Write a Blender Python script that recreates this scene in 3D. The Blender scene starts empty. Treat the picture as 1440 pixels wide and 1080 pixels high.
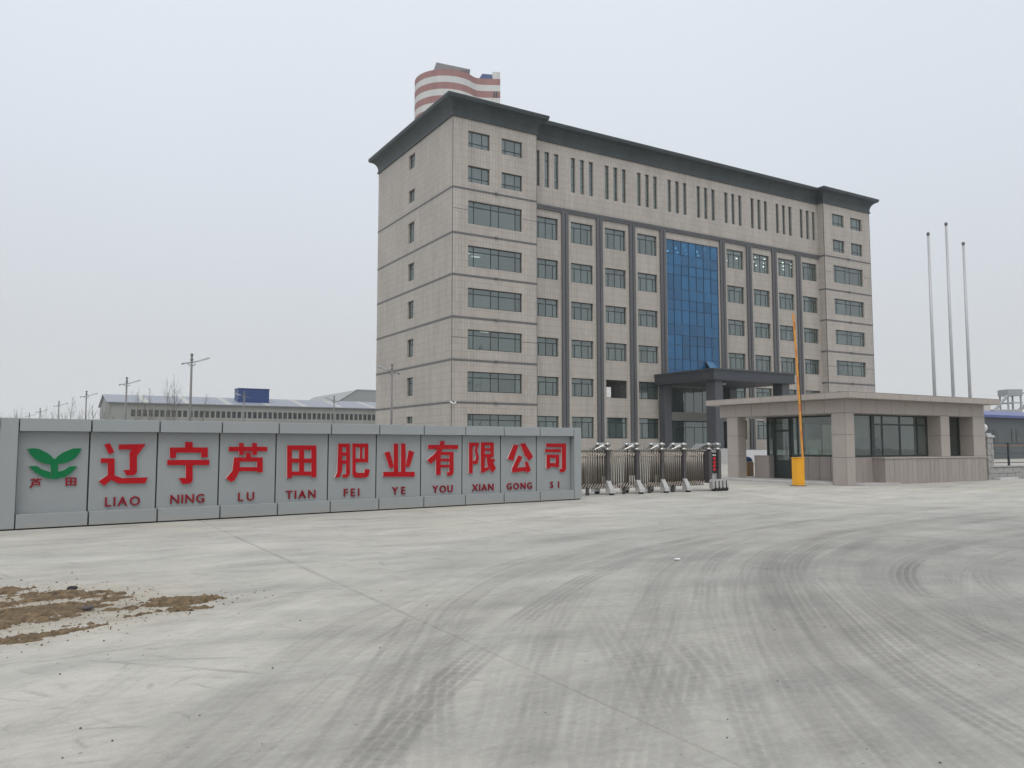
import bpy, bmesh, math, random
from mathutils import Vector, Matrix, noise
random.seed(7)
R = math.radians
sc = bpy.context.scene
col = sc.collection

# ------------------------------------------------------------------ camera
cam_d = bpy.data.cameras.new('camera'); cam = bpy.data.objects.new('camera', cam_d); col.objects.link(cam)
cam.location = (0, 0, 1.6); cam.rotation_euler = (R(90 + 4.432), 0, R(-30.83))
cam_d.sensor_width = 36.0; cam_d.lens = 28.01; cam_d.clip_start = 0.1; cam_d.clip_end = 3000
sc.camera = cam

# ------------------------------------------------------------------ sky and light (overcast)
SUN_EL, SUN_AZ = 58.0, 215.0          # azimuth clockwise from +Y
w = bpy.data.worlds.new('World'); sc.world = w; w.use_nodes = True
nt = w.node_tree; nt.nodes.clear()
def wn(t, **k):
    n = nt.nodes.new(t)
    for a, b in k.items(): setattr(n, a, b)
    return n
sky = wn('ShaderNodeTexSky', sky_type='NISHITA', sun_disc=False)
sky.sun_elevation = R(SUN_EL); sky.sun_rotation = R(SUN_AZ); sky.air_density = 1.0; sky.dust_density = 4.0; sky.ozone_density = 1.0
bg1 = wn('ShaderNodeBackground'); bg1.inputs['Strength'].default_value = 0.05
nt.links.new(sky.outputs[0], bg1.inputs['Color'])
tc = wn('ShaderNodeTexCoord'); sep = wn('ShaderNodeSeparateXYZ'); nt.links.new(tc.outputs['Generated'], sep.inputs[0])
ramp = wn('ShaderNodeValToRGB'); nt.links.new(sep.outputs['Z'], ramp.inputs['Fac'])
els = ramp.color_ramp.elements
els[0].position = 0.0; els[0].color = (0.60, 0.62, 0.625, 1)
els[1].position = 1.0; els[1].color = (0.765, 0.812, 0.868, 1)
for p, c in ((0.12, (0.602, 0.626, 0.65)), (0.3, (0.658, 0.70, 0.757)), (0.5, (0.715, 0.762, 0.825))):
    e = els.new(p); e.color = (*c, 1)
nz = wn('ShaderNodeTexNoise'); nz.inputs['Scale'].default_value = 1.6; nz.inputs['Detail'].default_value = 3
nt.links.new(tc.outputs['Generated'], nz.inputs['Vector'])
mr = wn('ShaderNodeMapRange'); mr.inputs['To Min'].default_value = 0.95; mr.inputs['To Max'].default_value = 1.05
nt.links.new(nz.outputs['Fac'], mr.inputs['Value'])
mul = wn('ShaderNodeMix', data_type='RGBA', blend_type='MULTIPLY'); mul.inputs[0].default_value = 1
nt.links.new(ramp.outputs[0], mul.inputs[6]); nt.links.new(mr.outputs[0], mul.inputs[7])
bg2 = wn('ShaderNodeBackground'); bg2.inputs['Strength'].default_value = 1.17
nt.links.new(mul.outputs[2], bg2.inputs['Color'])
mixs = wn('ShaderNodeMixShader'); mixs.inputs[0].default_value = 0.9       # cloud cover over the clear sky
nt.links.new(bg1.outputs[0], mixs.inputs[1]); nt.links.new(bg2.outputs[0], mixs.inputs[2])
out = wn('ShaderNodeOutputWorld'); nt.links.new(mixs.outputs[0], out.inputs[0])

sun_d = bpy.data.lights.new('sun', 'SUN'); sun = bpy.data.objects.new('sun', sun_d); col.objects.link(sun)
sun_d.energy = 1.45; sun_d.angle = R(40); sun_d.color = (1.0, 0.97, 0.92)
dirv = Vector((math.sin(R(SUN_AZ)) * math.cos(R(SUN_EL)), math.cos(R(SUN_AZ)) * math.cos(R(SUN_EL)), math.sin(R(SUN_EL))))
sun.rotation_euler = dirv.to_track_quat('Z', 'Y').to_euler()
sun.location = (0, -20, 60)

sc.view_settings.view_transform = 'Standard'; sc.view_settings.look = 'None'
sc.view_settings.exposure = 0.0; sc.view_settings.gamma = 1.0
sc.cycles.max_bounces = 5; sc.cycles.adaptive_threshold = 0.02; sc.cycles.transparent_max_bounces = 40
sc.cycles.sample_clamp_indirect = 4.0

# ------------------------------------------------------------------ helpers: materials
def newmat(name):
    m = bpy.data.materials.new(name); m.use_nodes = True
    n = m.node_tree.nodes; b = n['Principled BSDF']
    return m, m.node_tree, b
def mat(name, c, rough=0.6, metal=0.0, var=0.08, scale=3.0, bump=0.0, bscale=40.0, spec=0.5, streak=0.0, dirt=None):
    """plain surface with some natural variation; streak = vertical weathering; world coordinates"""
    m, t, b = newmat(name)
    b.inputs['Roughness'].default_value = rough; b.inputs['Metallic'].default_value = metal
    b.inputs['Specular IOR Level'].default_value = spec
    geo = t.nodes.new('ShaderNodeNewGeometry')
    mp = t.nodes.new('ShaderNodeMapping'); t.links.new(geo.outputs['Position'], mp.inputs['Vector'])
    if streak: mp.inputs['Scale'].default_value = (1, 1, 0.12)
    n = t.nodes.new('ShaderNodeTexNoise'); n.inputs['Scale'].default_value = scale; n.inputs['Detail'].default_value = 6; n.inputs['Roughness'].default_value = 0.62
    t.links.new(mp.outputs[0], n.inputs['Vector'])
    mr = t.nodes.new('ShaderNodeMapRange'); mr.inputs['From Min'].default_value = 0.25; mr.inputs['From Max'].default_value = 0.75
    mr.inputs['To Min'].default_value = 1 - var - streak; mr.inputs['To Max'].default_value = 1 + var
    t.links.new(n.outputs['Fac'], mr.inputs['Value'])
    mx = t.nodes.new('ShaderNodeMix'); mx.data_type = 'RGBA'; mx.blend_type = 'MULTIPLY'; mx.inputs[0].default_value = 1
    mx.inputs[6].default_value = (*c, 1); t.links.new(mr.outputs[0], mx.inputs[7])
    t.links.new(mx.outputs[2], b.inputs['Base Color'])
    r2 = t.nodes.new('ShaderNodeMapRange'); r2.inputs['To Min'].default_value = max(0, rough - 0.08); r2.inputs['To Max'].default_value = min(1, rough + 0.1)
    t.links.new(n.outputs['Fac'], r2.inputs['Value']); t.links.new(r2.outputs[0], b.inputs['Roughness'])
    if bump:
        n2 = t.nodes.new('ShaderNodeTexNoise'); n2.inputs['Scale'].default_value = bscale; n2.inputs['Detail'].default_value = 4
        t.links.new(geo.outputs['Position'], n2.inputs['Vector'])
        bp = t.nodes.new('ShaderNodeBump'); bp.inputs['Strength'].default_value = bump; bp.inputs['Distance'].default_value = 0.02
        t.links.new(n2.outputs['Fac'], bp.inputs['Height']); t.links.new(bp.outputs[0], b.inputs['Normal'])
    return m
def tile_mat(name, c1, c2, joint, tw, th, mortar=0.012, rough=0.55, bigvar=0.10):
    """stone cladding too fine to model one by one: u runs along the wall, v is height"""
    m, t, b = newmat(name); b.inputs['Roughness'].default_value = rough
    geo = t.nodes.new('ShaderNodeNewGeometry'); s = t.nodes.new('ShaderNodeSeparateXYZ'); t.links.new(geo.outputs['Position'], s.inputs[0])
    ad = t.nodes.new('ShaderNodeMath'); ad.operation = 'ADD'; t.links.new(s.outputs[0], ad.inputs[0]); t.links.new(s.outputs[1], ad.inputs[1])
    cb = t.nodes.new('ShaderNodeCombineXYZ'); t.links.new(ad.outputs[0], cb.inputs[0]); t.links.new(s.outputs[2], cb.inputs[1])
    br = t.nodes.new('ShaderNodeTexBrick'); br.offset = 0.0; br.squash = 1.0
    br.inputs['Scale'].default_value = 1.0; br.inputs['Mortar Size'].default_value = mortar; br.inputs['Mortar Smooth'].default_value = 0.2
    br.inputs['Brick Width'].default_value = tw; br.inputs['Row Height'].default_value = th; br.inputs['Bias'].default_value = 0.0
    br.inputs['Color1'].default_value = (*c1, 1); br.inputs['Color2'].default_value = (*c2, 1); br.inputs['Mortar'].default_value = (*joint, 1)
    t.links.new(cb.outputs[0], br.inputs['Vector'])
    mp = t.nodes.new('ShaderNodeMapping'); mp.inputs['Scale'].default_value = (1, 1, 0.35); t.links.new(geo.outputs['Position'], mp.inputs['Vector'])
    n = t.nodes.new('ShaderNodeTexNoise'); n.inputs['Scale'].default_value = 0.55; n.inputs['Detail'].default_value = 7; n.inputs['Roughness'].default_value = 0.6
    t.links.new(mp.outputs[0], n.inputs['Vector'])
    mr = t.nodes.new('ShaderNodeMapRange'); mr.inputs['From Min'].default_value = .25; mr.inputs['From Max'].default_value = .75
    mr.inputs['To Min'].default_value = 1 - bigvar; mr.inputs['To Max'].default_value = 1 + bigvar; t.links.new(n.outputs['Fac'], mr.inputs['Value'])
    mx = t.nodes.new('ShaderNodeMix'); mx.data_type = 'RGBA'; mx.blend_type = 'MULTIPLY'; mx.inputs[0].default_value = 1
    t.links.new(br.outputs['Color'], mx.inputs[6]); t.links.new(mr.outputs[0], mx.inputs[7]); t.links.new(mx.outputs[2], b.inputs['Base Color'])
    mp2 = t.nodes.new('ShaderNodeMapping'); mp2.inputs['Scale'].default_value = (1, 1, 0.05); t.links.new(geo.outputs['Position'], mp2.inputs['Vector'])
    ns2 = t.nodes.new('ShaderNodeTexNoise'); ns2.inputs['Scale'].default_value = 2.2; ns2.inputs['Detail'].default_value = 5; t.links.new(mp2.outputs[0], ns2.inputs['Vector'])
    mr2 = t.nodes.new('ShaderNodeMapRange'); mr2.inputs['From Min'].default_value = .35; mr2.inputs['From Max'].default_value = .7; mr2.inputs['To Min'].default_value = 1.03; mr2.inputs['To Max'].default_value = 0.92; t.links.new(ns2.outputs['Fac'], mr2.inputs['Value'])
    mx2 = t.nodes.new('ShaderNodeMix'); mx2.data_type = 'RGBA'; mx2.blend_type = 'MULTIPLY'; mx2.inputs[0].default_value = 1
    t.links.new(mx.outputs[2], mx2.inputs[6]); t.links.new(mr2.outputs[0], mx2.inputs[7]); t.links.new(mx2.outputs[2], b.inputs['Base Color'])
    bp = t.nodes.new('ShaderNodeBump'); bp.inputs['Strength'].default_value = 0.4; bp.inputs['Distance'].default_value = 0.01; bp.invert = True
    t.links.new(br.outputs['Fac'], bp.inputs['Height']); t.links.new(bp.outputs[0], b.inputs['Normal'])
    return m
def glass_mat(name, tint, body, refl_ior=2.0, clear=0.5, rough=0.02, wob=0.15, wscale=1.2):
    """coated window glass: fresnel reflection over a partly see-through tinted body"""
    m = bpy.data.materials.new(name); m.use_nodes = True; t = m.node_tree; t.nodes.clear()
    o = t.nodes.new('ShaderNodeOutputMaterial'); tr = t.nodes.new('ShaderNodeBsdfTransparent'); tr.inputs[0].default_value = (*tint, 1)
    df = t.nodes.new('ShaderNodeBsdfDiffuse'); df.inputs[0].default_value = (*body, 1)
    m1 = t.nodes.new('ShaderNodeMixShader'); oi = t.nodes.new('ShaderNodeObjectInfo'); rr = t.nodes.new('ShaderNodeMapRange')      # film and dust differ from pane to pane
    rr.inputs['To Min'].default_value = max(0.05, clear - 0.18); rr.inputs['To Max'].default_value = min(0.97, clear + 0.18); t.links.new(oi.outputs['Random'], rr.inputs['Value']); t.links.new(rr.outputs[0], m1.inputs[0])
    t.links.new(df.outputs[0], m1.inputs[1]); t.links.new(tr.outputs[0], m1.inputs[2])
    gl = t.nodes.new('ShaderNodeBsdfGlossy'); gl.inputs['Roughness'].default_value = rough; gl.inputs['Color'].default_value = (0.93, 0.97, 0.97, 1)
    fr = t.nodes.new('ShaderNodeFresnel'); fr.inputs['IOR'].default_value = refl_ior
    m2 = t.nodes.new('ShaderNodeMixShader'); t.links.new(fr.outputs[0], m2.inputs[0]); t.links.new(m1.outputs[0], m2.inputs[1]); t.links.new(gl.outputs[0], m2.inputs[2])
    geo = t.nodes.new('ShaderNodeNewGeometry'); n = t.nodes.new('ShaderNodeTexNoise'); n.inputs['Scale'].default_value = wscale; n.inputs['Detail'].default_value = 1
    t.links.new(geo.outputs['Position'], n.inputs['Vector'])
    bp = t.nodes.new('ShaderNodeBump'); bp.inputs['Strength'].default_value = wob; bp.inputs['Distance'].default_value = 0.05
    t.links.new(n.outputs['Fac'], bp.inputs['Height']); t.links.new(bp.outputs[0], gl.inputs['Normal'])
    tw = t.nodes.new('ShaderNodeBsdfTransparent'); m3 = t.nodes.new('ShaderNodeMixShader'); t.links.new(geo.outputs['Backfacing'], m3.inputs[0])   # the exit face of a pane adds nothing more
    t.links.new(m2.outputs[0], m3.inputs[1]); t.links.new(tw.outputs[0], m3.inputs[2]); t.links.new(m3.outputs[0], o.inputs[0])
    return m
def emit_mat(name, c, s):
    m = bpy.data.materials.new(name); m.use_nodes = True; t = m.node_tree; t.nodes.clear()
    o = t.nodes.new('ShaderNodeOutputMaterial'); e = t.nodes.new('ShaderNodeEmission'); e.inputs[0].default_value = (*c, 1); e.inputs[1].default_value = s
    t.links.new(e.outputs[0], o.inputs[0]); return m

# ------------------------------------------------------------------ helpers: meshes
class MB:
    def __init__(s): s.v = []; s.f = []; s.mi = []; s.cur = 0; s.uv = None
    def add(s, vs, fs):
        o = len(s.v); s.v += [tuple(p) for p in vs]; s.f += [tuple(i + o for i in f) for f in fs]; s.mi += [s.cur] * len(fs); return s
    def box(s, x0, x1, y0, y1, z0, z1):
        return s.add([(x0,y0,z0),(x1,y0,z0),(x1,y1,z0),(x0,y1,z0),(x0,y0,z1),(x1,y0,z1),(x1,y1,z1),(x0,y1,z1)],
                     [(0,3,2,1),(4,5,6,7),(0,1,5,4),(1,2,6,5),(2,3,7,6),(3,0,4,7)])
    def bbox(s, x0, x1, y0, y1, z0, z1, b=0.01):
        """box with chamfered vertical and top edges"""
        P = lambda i, z: [(x0+i,y0+0,z),(x1-i,y0+0,z),(x1,y0+i,z),(x1,y1-i,z),(x1-i,y1,z),(x0+i,y1,z),(x0,y1-i,z),(x0,y0+i,z)]
        a = P(b, z0); c = P(b, z1 - b)
        d = [(x0+2*b,y0+b,z1),(x1-2*b,y0+b,z1),(x1-b,y0+2*b,z1),(x1-b,y1-2*b,z1),(x1-2*b,y1-b,z1),(x0+2*b,y1-b,z1),(x0+b,y1-2*b,z1),(x0+b,y0+2*b,z1)]
        fs = [(7,6,5,4,3,2,1,0), tuple(range(16,24))]
        for i in range(8):
            j = (i + 1) % 8; fs += [(i, j, 8 + j, 8 + i), (8 + i, 8 + j, 16 + j, 16 + i)]
        return s.add(a + c + d, fs)
    def quad(s, a, b, c, d): return s.add([a, b, c, d], [(0,1,2,3)])
    def tube(s, pts, rs, n=8, cap=True):
        pts = [Vector(p) for p in pts]
        if not isinstance(rs, (list, tuple)): rs = [rs] * len(pts)
        vs = []; fs = []
        for i, p in enumerate(pts):
            d = (pts[min(i+1, len(pts)-1)] - pts[max(i-1, 0)]).normalized()
            a = d.cross(Vector((0.31, 0.77, 0.55)) if abs(d.z) < 0.9 else Vector((1, 0, 0))).normalized(); b = d.cross(a)
            for k in range(n):
                t = 2 * math.pi * k / n; vs.append(p + (a * math.cos(t) + b * math.sin(t)) * rs[i])
        for i in range(len(pts) - 1):
            for k in range(n):
                j = (k + 1) % n; fs.append((i*n+k, i*n+j, (i+1)*n+j, (i+1)*n+k))
        if cap: fs += [tuple(range(n))[::-1], tuple(range((len(pts)-1)*n, len(pts)*n))]
        return s.add(vs, fs)
    def lathe(s, prof, c=(0,0,0), n=16):
        vs = []; fs = []
        for r, z in prof:
            for k in range(n):
                t = 2 * math.pi * k / n; vs.append((c[0] + r * math.cos(t), c[1] + r * math.sin(t), c[2] + z))
        for i in range(len(prof) - 1):
            for k in range(n):
                j = (k + 1) % n; fs.append((i*n+k, i*n+j, (i+1)*n+j, (i+1)*n+k))
        fs += [tuple(range(n))[::-1], tuple(range((len(prof)-1)*n, len(prof)*n))]
        return s.add(vs, fs)
    def prism_xz(s, poly, y0, y1, side=None):
        """outline in x,z extruded from y0 (front) to y1"""
        n = len(poly); area = sum(poly[i][0]*poly[(i+1)%n][1]-poly[(i+1)%n][0]*poly[i][1] for i in range(n))
        if area < 0: poly = poly[::-1]
        vs = [(x, y0, z) for x, z in poly] + [(x, y1, z) for x, z in poly]
        c0 = s.cur
        s.add(vs, [tuple(range(n))])
        o = len(s.v) - 2*n
        if side is not None: s.cur = side
        s.f += [tuple(o+n+i for i in range(n))[::-1]] + [(o+i, o+n+i, o+n+(i+1)%n, o+(i+1)%n) for i in range(n)]
        s.mi += [s.cur] * (n + 1); s.cur = c0
        return s
    def prism_xy(s, poly, z0, z1):
        n = len(poly)
        return s.add([(x, y, z0) for x, y in poly] + [(x, y, z1) for x, y in poly],
                     [tuple(range(n))[::-1], tuple(range(n, 2*n))] + [(i, (i+1)%n, n+(i+1)%n, n+i) for i in range(n)])
    def mesh(s, name, mats, smooth=False):
        m = bpy.data.meshes.new(name); m.from_pydata(s.v, [], s.f)
        for x in (mats if isinstance(mats, (list, tuple)) else [mats]): m.materials.append(x)
        if any(s.mi): m.polygons.foreach_set('material_index', s.mi)
        if smooth: m.polygons.foreach_set('use_smooth', [True] * len(s.f))
        m.update(); return m
    def build(s, name, mats, parent=None, loc=None, rz=0, smooth=False):
        return link(name, s.mesh(name, mats, smooth), parent, loc, rz)
def link(name, data, parent=None, loc=None, rz=0):
    o = bpy.data.objects.new(name, data); col.objects.link(o)
    if parent: o.parent = parent
    if loc: o.location = loc
    if rz: o.rotation_euler = (0, 0, rz)
    return o
def empty(name, loc=(0,0,0), rz=0): return link(name, None, None, loc, rz)
def tag(o, label=None, cat=None, group=None, kind=None):
    if label: o['label'] = label
    if cat: o['category'] = cat
    if group: o['group'] = group
    if kind: o['kind'] = kind
    return o
def copy_tree(o, parent=None):
    c = o.copy(); col.objects.link(c); c.parent = parent
    for ch in list(o.children): copy_tree(ch, c)
    return c
def wall_open(mb, P, u0, u1, v0, v1, holes, dep):
    """sheet P(u,v,d) with rectangular openings and their reveals"""
    us = sorted({u0, u1, *[h[i] for h in holes for i in (0, 1)]}); vs = sorted({v0, v1, *[h[i] for h in holes for i in (2, 3)]})
    us = [u for u in us if u0 <= u <= u1]; vs = [v for v in vs if v0 <= v <= v1]
    for a, b in zip(us, us[1:]):
        for c, d in zip(vs, vs[1:]):
            mu, mv = (a + b) / 2, (c + d) / 2
            if any(h[0] < mu < h[1] and h[2] < mv < h[3] for h in holes): continue
            mb.quad(P(a,c,0), P(b,c,0), P(b,d,0), P(a,d,0))
    for a, b, c, d in holes:
        mb.quad(P(a,c,0), P(a,d,0), P(a,d,dep), P(a,c,dep)); mb.quad(P(b,c,0), P(b,c,dep), P(b,d,dep), P(b,d,0))
        mb.quad(P(a,c,0), P(a,c,dep), P(b,c,dep), P(b,c,0)); mb.quad(P(a,d,0), P(b,d,0), P(b,d,dep), P(a,d,dep))

# windows: the frame mesh is the part, each pane a sub-part; meshes are shared between alike windows
_wcache = {}
def window(parent, loc, w, h, rows, fmat, gmat, rz=0, fw=0.055, fd=0.06, name='window'):
    """rows: list of (z0, z1, [inner mullion xs]) from bottom to top"""
    key = (round(w,3), round(h,3), str(rows), fmat.name, gmat.name, fw)
    if key not in _wcache:
        f = MB(); f.box(0, fw, 0, fd, 0, h); f.box(w-fw, w, 0, fd, 0, h); f.box(fw, w-fw, 0, fd, 0, fw); f.box(fw, w-fw, 0, fd, h-fw, h)
        panes = []
        for k, (a, b, ms) in enumerate(rows):
            lo = a + (fw if k == 0 else fw/2); hi = b - (fw if k == len(rows)-1 else fw/2)
            if k: f.box(fw, w-fw, 0.003, fd-0.003, a-fw/2, a+fw/2)
            xs = [fw] + [x for m in ms for x in (m-fw/2, m+fw/2)] + [w-fw]
            for m in ms: f.box(m-fw/2, m+fw/2, 0.006, fd-0.006, lo, hi)
            for x0, x1 in zip(xs[::2], xs[1::2]): panes.append((x0, x1, lo, hi))
        fm = f.mesh('window_frame', fmat)
        pm = []
        for x0, x1, lo, hi in panes:
            pm.append((x0, lo, MB().box(0, x1-x0, 0.025, 0.037, 0, hi-lo).mesh('pane', gmat)))
        _wcache[key] = (fm, pm)
    fm, pm = _wcache[key]
    wo = link(name, fm, parent, loc, rz)
    for x, z, m in pm: link('pane', m, wo, (x, 0, z))
    return wo

CHARS = {
 '辽': [[(1.505, 1.623), (1.606, 1.656), (1.703, 1.467), (1.596, 1.426)], [(1.775, 1.628), (2.291, 1.638), (2.13, 1.388), (2.142, 1.05), (2.085, 0.989), (1.94, 0.992), (1.884, 1.106), (1.997, 1.104), (1.985, 1.466), (2.028, 1.523), (1.779, 1.524)], [(1.451, 1.348), (1.707, 1.346), (1.719, 0.997), (1.864, 0.937), (2.354, 0.945), (2.31, 0.817), (1.803, 0.826), (1.658, 0.905), (1.535, 0.789), (1.43, 0.884), (1.591, 1.005), (1.582, 1.252), (1.455, 1.253)]],
 '宁': [[(3.08, 1.683), (3.238, 1.684), (3.242, 1.549), (3.084, 1.55)], [(2.773, 1.565), (3.562, 1.564), (3.568, 1.347), (3.422, 1.348), (3.419, 1.45), (2.903, 1.453), (2.906, 1.344), (2.78, 1.345)], [(2.726, 1.301), (3.6, 1.292), (3.603, 1.178), (2.729, 1.19)], [(3.109, 1.208), (3.252, 1.206), (3.263, 0.844), (3.207, 0.786), (3.045, 0.782), (2.976, 0.916), (3.118, 0.912)]],
 '芦': [[(4.011, 1.579), (4.888, 1.578), (4.891, 1.474), (4.014, 1.477)], [(4.239, 1.662), (4.347, 1.662), (4.354, 1.392), (4.246, 1.393)], [(4.535, 1.663), (4.646, 1.663), (4.653, 1.39), (4.542, 1.391)], [(4.387, 1.445), (4.5, 1.444), (4.528, 1.313), (4.403, 1.315)], [(4.186, 1.341), (4.788, 1.336), (4.79, 1.242), (4.188, 1.249)], [(4.656, 1.281), (4.789, 1.279), (4.796, 0.997), (4.663, 1.0)], [(4.222, 1.125), (4.691, 1.118), (4.694, 1.024), (4.225, 1.033)], [(4.14, 1.342), (4.272, 1.341), (4.268, 1.038), (4.168, 0.841), (4.093, 0.791), (3.97, 0.877), (4.108, 1.041)]],
 '田': [[(5.355, 1.609), (5.473, 1.609), (5.49, 0.845), (5.372, 0.848)], [(5.947, 1.609), (6.077, 1.609), (6.093, 0.856), (5.962, 0.859)], [(5.447, 1.609), (5.974, 1.609), (5.976, 1.499), (5.449, 1.501)], [(5.454, 1.306), (5.98, 1.301), (5.982, 1.199), (5.456, 1.206)], [(5.46, 1.004), (5.986, 0.994), (5.988, 0.897), (5.463, 0.908)], [(5.647, 1.525), (5.773, 1.525), (5.785, 0.965), (5.659, 0.967)]],
 '肥': [[(6.634, 1.654), (6.748, 1.654), (6.753, 1.011), (6.691, 0.842), (6.564, 0.832), (6.624, 0.961)], [(6.719, 1.654), (6.891, 1.655), (6.893, 1.567), (6.721, 1.568)], [(6.839, 1.655), (6.943, 1.655), (6.956, 0.901), (6.891, 0.824), (6.777, 0.827), (6.747, 0.901), (6.852, 0.917)], [(6.723, 1.441), (6.866, 1.441), (6.867, 1.356), (6.724, 1.357)], [(6.726, 1.247), (6.869, 1.245), (6.871, 1.161), (6.728, 1.163)], [(7.007, 1.655), (7.1, 1.655), (7.112, 0.924), (7.019, 0.926)], [(7.079, 1.655), (7.442, 1.656), (7.443, 1.561), (7.081, 1.562)], [(7.212, 1.588), (7.277, 1.588), (7.282, 1.268), (7.217, 1.268)], [(7.336, 1.588), (7.443, 1.588), (7.449, 1.191), (7.342, 1.192)], [(7.085, 1.291), (7.364, 1.288), (7.366, 1.192), (7.087, 1.195)], [(7.018, 1.006), (7.111, 0.991), (7.15, 0.937), (7.34, 0.933), (7.354, 1.026), (7.502, 1.01), (7.46, 0.85), (7.387, 0.812), (7.093, 0.819), (7.02, 0.887)]],
 '业': [[(8.148, 1.657), (8.279, 1.657), (8.289, 0.914), (8.158, 0.916)], [(8.361, 1.657), (8.494, 1.657), (8.503, 0.909), (8.37, 0.912)], [(7.889, 1.425), (8.042, 1.465), (8.162, 1.067), (8.048, 1.028)], [(8.591, 1.491), (8.758, 1.434), (8.612, 1.046), (8.501, 1.075)], [(7.865, 0.949), (8.774, 0.932), (8.775, 0.806), (7.867, 0.827)]],
 '有': [[(9.166, 1.624), (10.105, 1.624), (10.106, 1.512), (9.167, 1.514)], [(9.549, 1.729), (9.691, 1.714), (9.621, 1.504), (9.482, 1.311), (9.257, 1.12), (9.135, 1.225), (9.359, 1.386), (9.48, 1.534)], [(9.411, 1.439), (9.558, 1.439), (9.563, 0.833), (9.416, 0.836)], [(9.526, 1.439), (9.961, 1.437), (9.962, 1.352), (9.527, 1.355)], [(9.825, 1.383), (9.962, 1.382), (9.965, 0.884), (9.912, 0.81), (9.768, 0.813), (9.743, 0.898), (9.828, 0.902)], [(9.528, 1.266), (9.855, 1.262), (9.855, 1.187), (9.528, 1.191)], [(9.529, 1.101), (9.856, 1.097), (9.856, 1.028), (9.53, 1.033)]],
 '限': [[(10.454, 1.686), (10.577, 1.686), (10.581, 0.85), (10.458, 0.853)], [(10.547, 1.686), (10.78, 1.687), (10.78, 1.6), (10.547, 1.6)], [(10.69, 1.625), (10.78, 1.625), (10.72, 1.464), (10.638, 1.477)], [(10.638, 1.486), (10.728, 1.47), (10.789, 1.284), (10.744, 1.115), (10.595, 1.096), (10.579, 1.194), (10.661, 1.202), (10.691, 1.31)], [(10.848, 1.693), (10.981, 1.694), (10.984, 0.895), (10.851, 0.897)], [(10.955, 1.694), (11.29, 1.694), (11.29, 1.61), (10.955, 1.609)], [(10.955, 1.532), (11.232, 1.531), (11.232, 1.462), (10.955, 1.463)], [(10.956, 1.376), (11.291, 1.374), (11.291, 1.286), (10.956, 1.289)], [(11.162, 1.656), (11.29, 1.657), (11.291, 1.311), (11.163, 1.312)], [(10.851, 0.95), (11.11, 1.032), (11.137, 0.945), (10.882, 0.844)], [(11.032, 1.313), (11.163, 1.306), (11.369, 0.981), (11.234, 0.849), (11.079, 1.064)], [(11.264, 1.265), (11.349, 1.198), (11.241, 1.108), (11.156, 1.169)]],
 '公': [[(11.983, 1.642), (12.153, 1.61), (11.963, 1.178), (11.763, 1.228)], [(12.206, 1.658), (12.391, 1.675), (12.681, 1.284), (12.535, 1.172), (12.37, 1.335)], [(12.137, 1.33), (12.3, 1.287), (12.084, 0.947), (11.923, 0.962)], [(11.923, 0.972), (12.452, 1.005), (12.493, 0.888), (11.923, 0.845)], [(12.37, 1.158), (12.494, 1.134), (12.605, 0.896), (12.452, 0.818)]],
 '司': [[(13.17, 1.666), (13.937, 1.668), (13.936, 1.56), (13.17, 1.561)], [(13.767, 1.593), (13.936, 1.593), (13.931, 0.894), (13.842, 0.816), (13.709, 0.825), (13.666, 0.919), (13.763, 0.924)], [(13.126, 1.501), (13.736, 1.5), (13.735, 1.409), (13.126, 1.412)], [(13.181, 1.346), (13.319, 1.345), (13.317, 0.939), (13.18, 0.941)], [(13.528, 1.344), (13.669, 1.343), (13.666, 0.966), (13.526, 0.968)], [(13.276, 1.345), (13.572, 1.343), (13.571, 1.243), (13.276, 1.246)], [(13.275, 1.098), (13.57, 1.094), (13.57, 0.987), (13.275, 0.992)]],
}
LOGO = [[(0.162, 1.54), (0.252, 1.554), (0.363, 1.539), (0.513, 1.454), (0.591, 1.379), (0.621, 1.33), (0.559, 1.237), (0.447, 1.254), (0.297, 1.34), (0.211, 1.445)], [(1.098, 1.548), (0.943, 1.548), (0.756, 1.463), (0.674, 1.389), (0.637, 1.33), (0.693, 1.24), (0.783, 1.251), (0.896, 1.284), (0.999, 1.36), (1.063, 1.451)], [(0.545, 1.348), (0.695, 1.346), (0.705, 0.952), (0.598, 0.948)], [(0.203, 1.205), (0.33, 1.213), (0.434, 1.138), (0.565, 1.089), (0.598, 0.948), (0.514, 0.967), (0.42, 1.012), (0.307, 1.088)], [(1.034, 1.196), (0.899, 1.194), (0.798, 1.121), (0.686, 1.086), (0.691, 0.957), (0.775, 0.972), (0.85, 1.002), (0.942, 1.069)]]
PINYIN = [('LIAO', 1.57, 2.23), ('NING', 2.829, 3.529), ('LU', 4.267, 4.622), ('TIAN', 5.369, 6.092), ('FEI', 6.826, 7.234), ('YE', 8.146, 8.524), ('YOU', 9.339, 9.963), ('XIAN', 10.592, 11.306), ('GONG', 11.771, 12.667), ('SI', 13.358, 13.69)]
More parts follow.
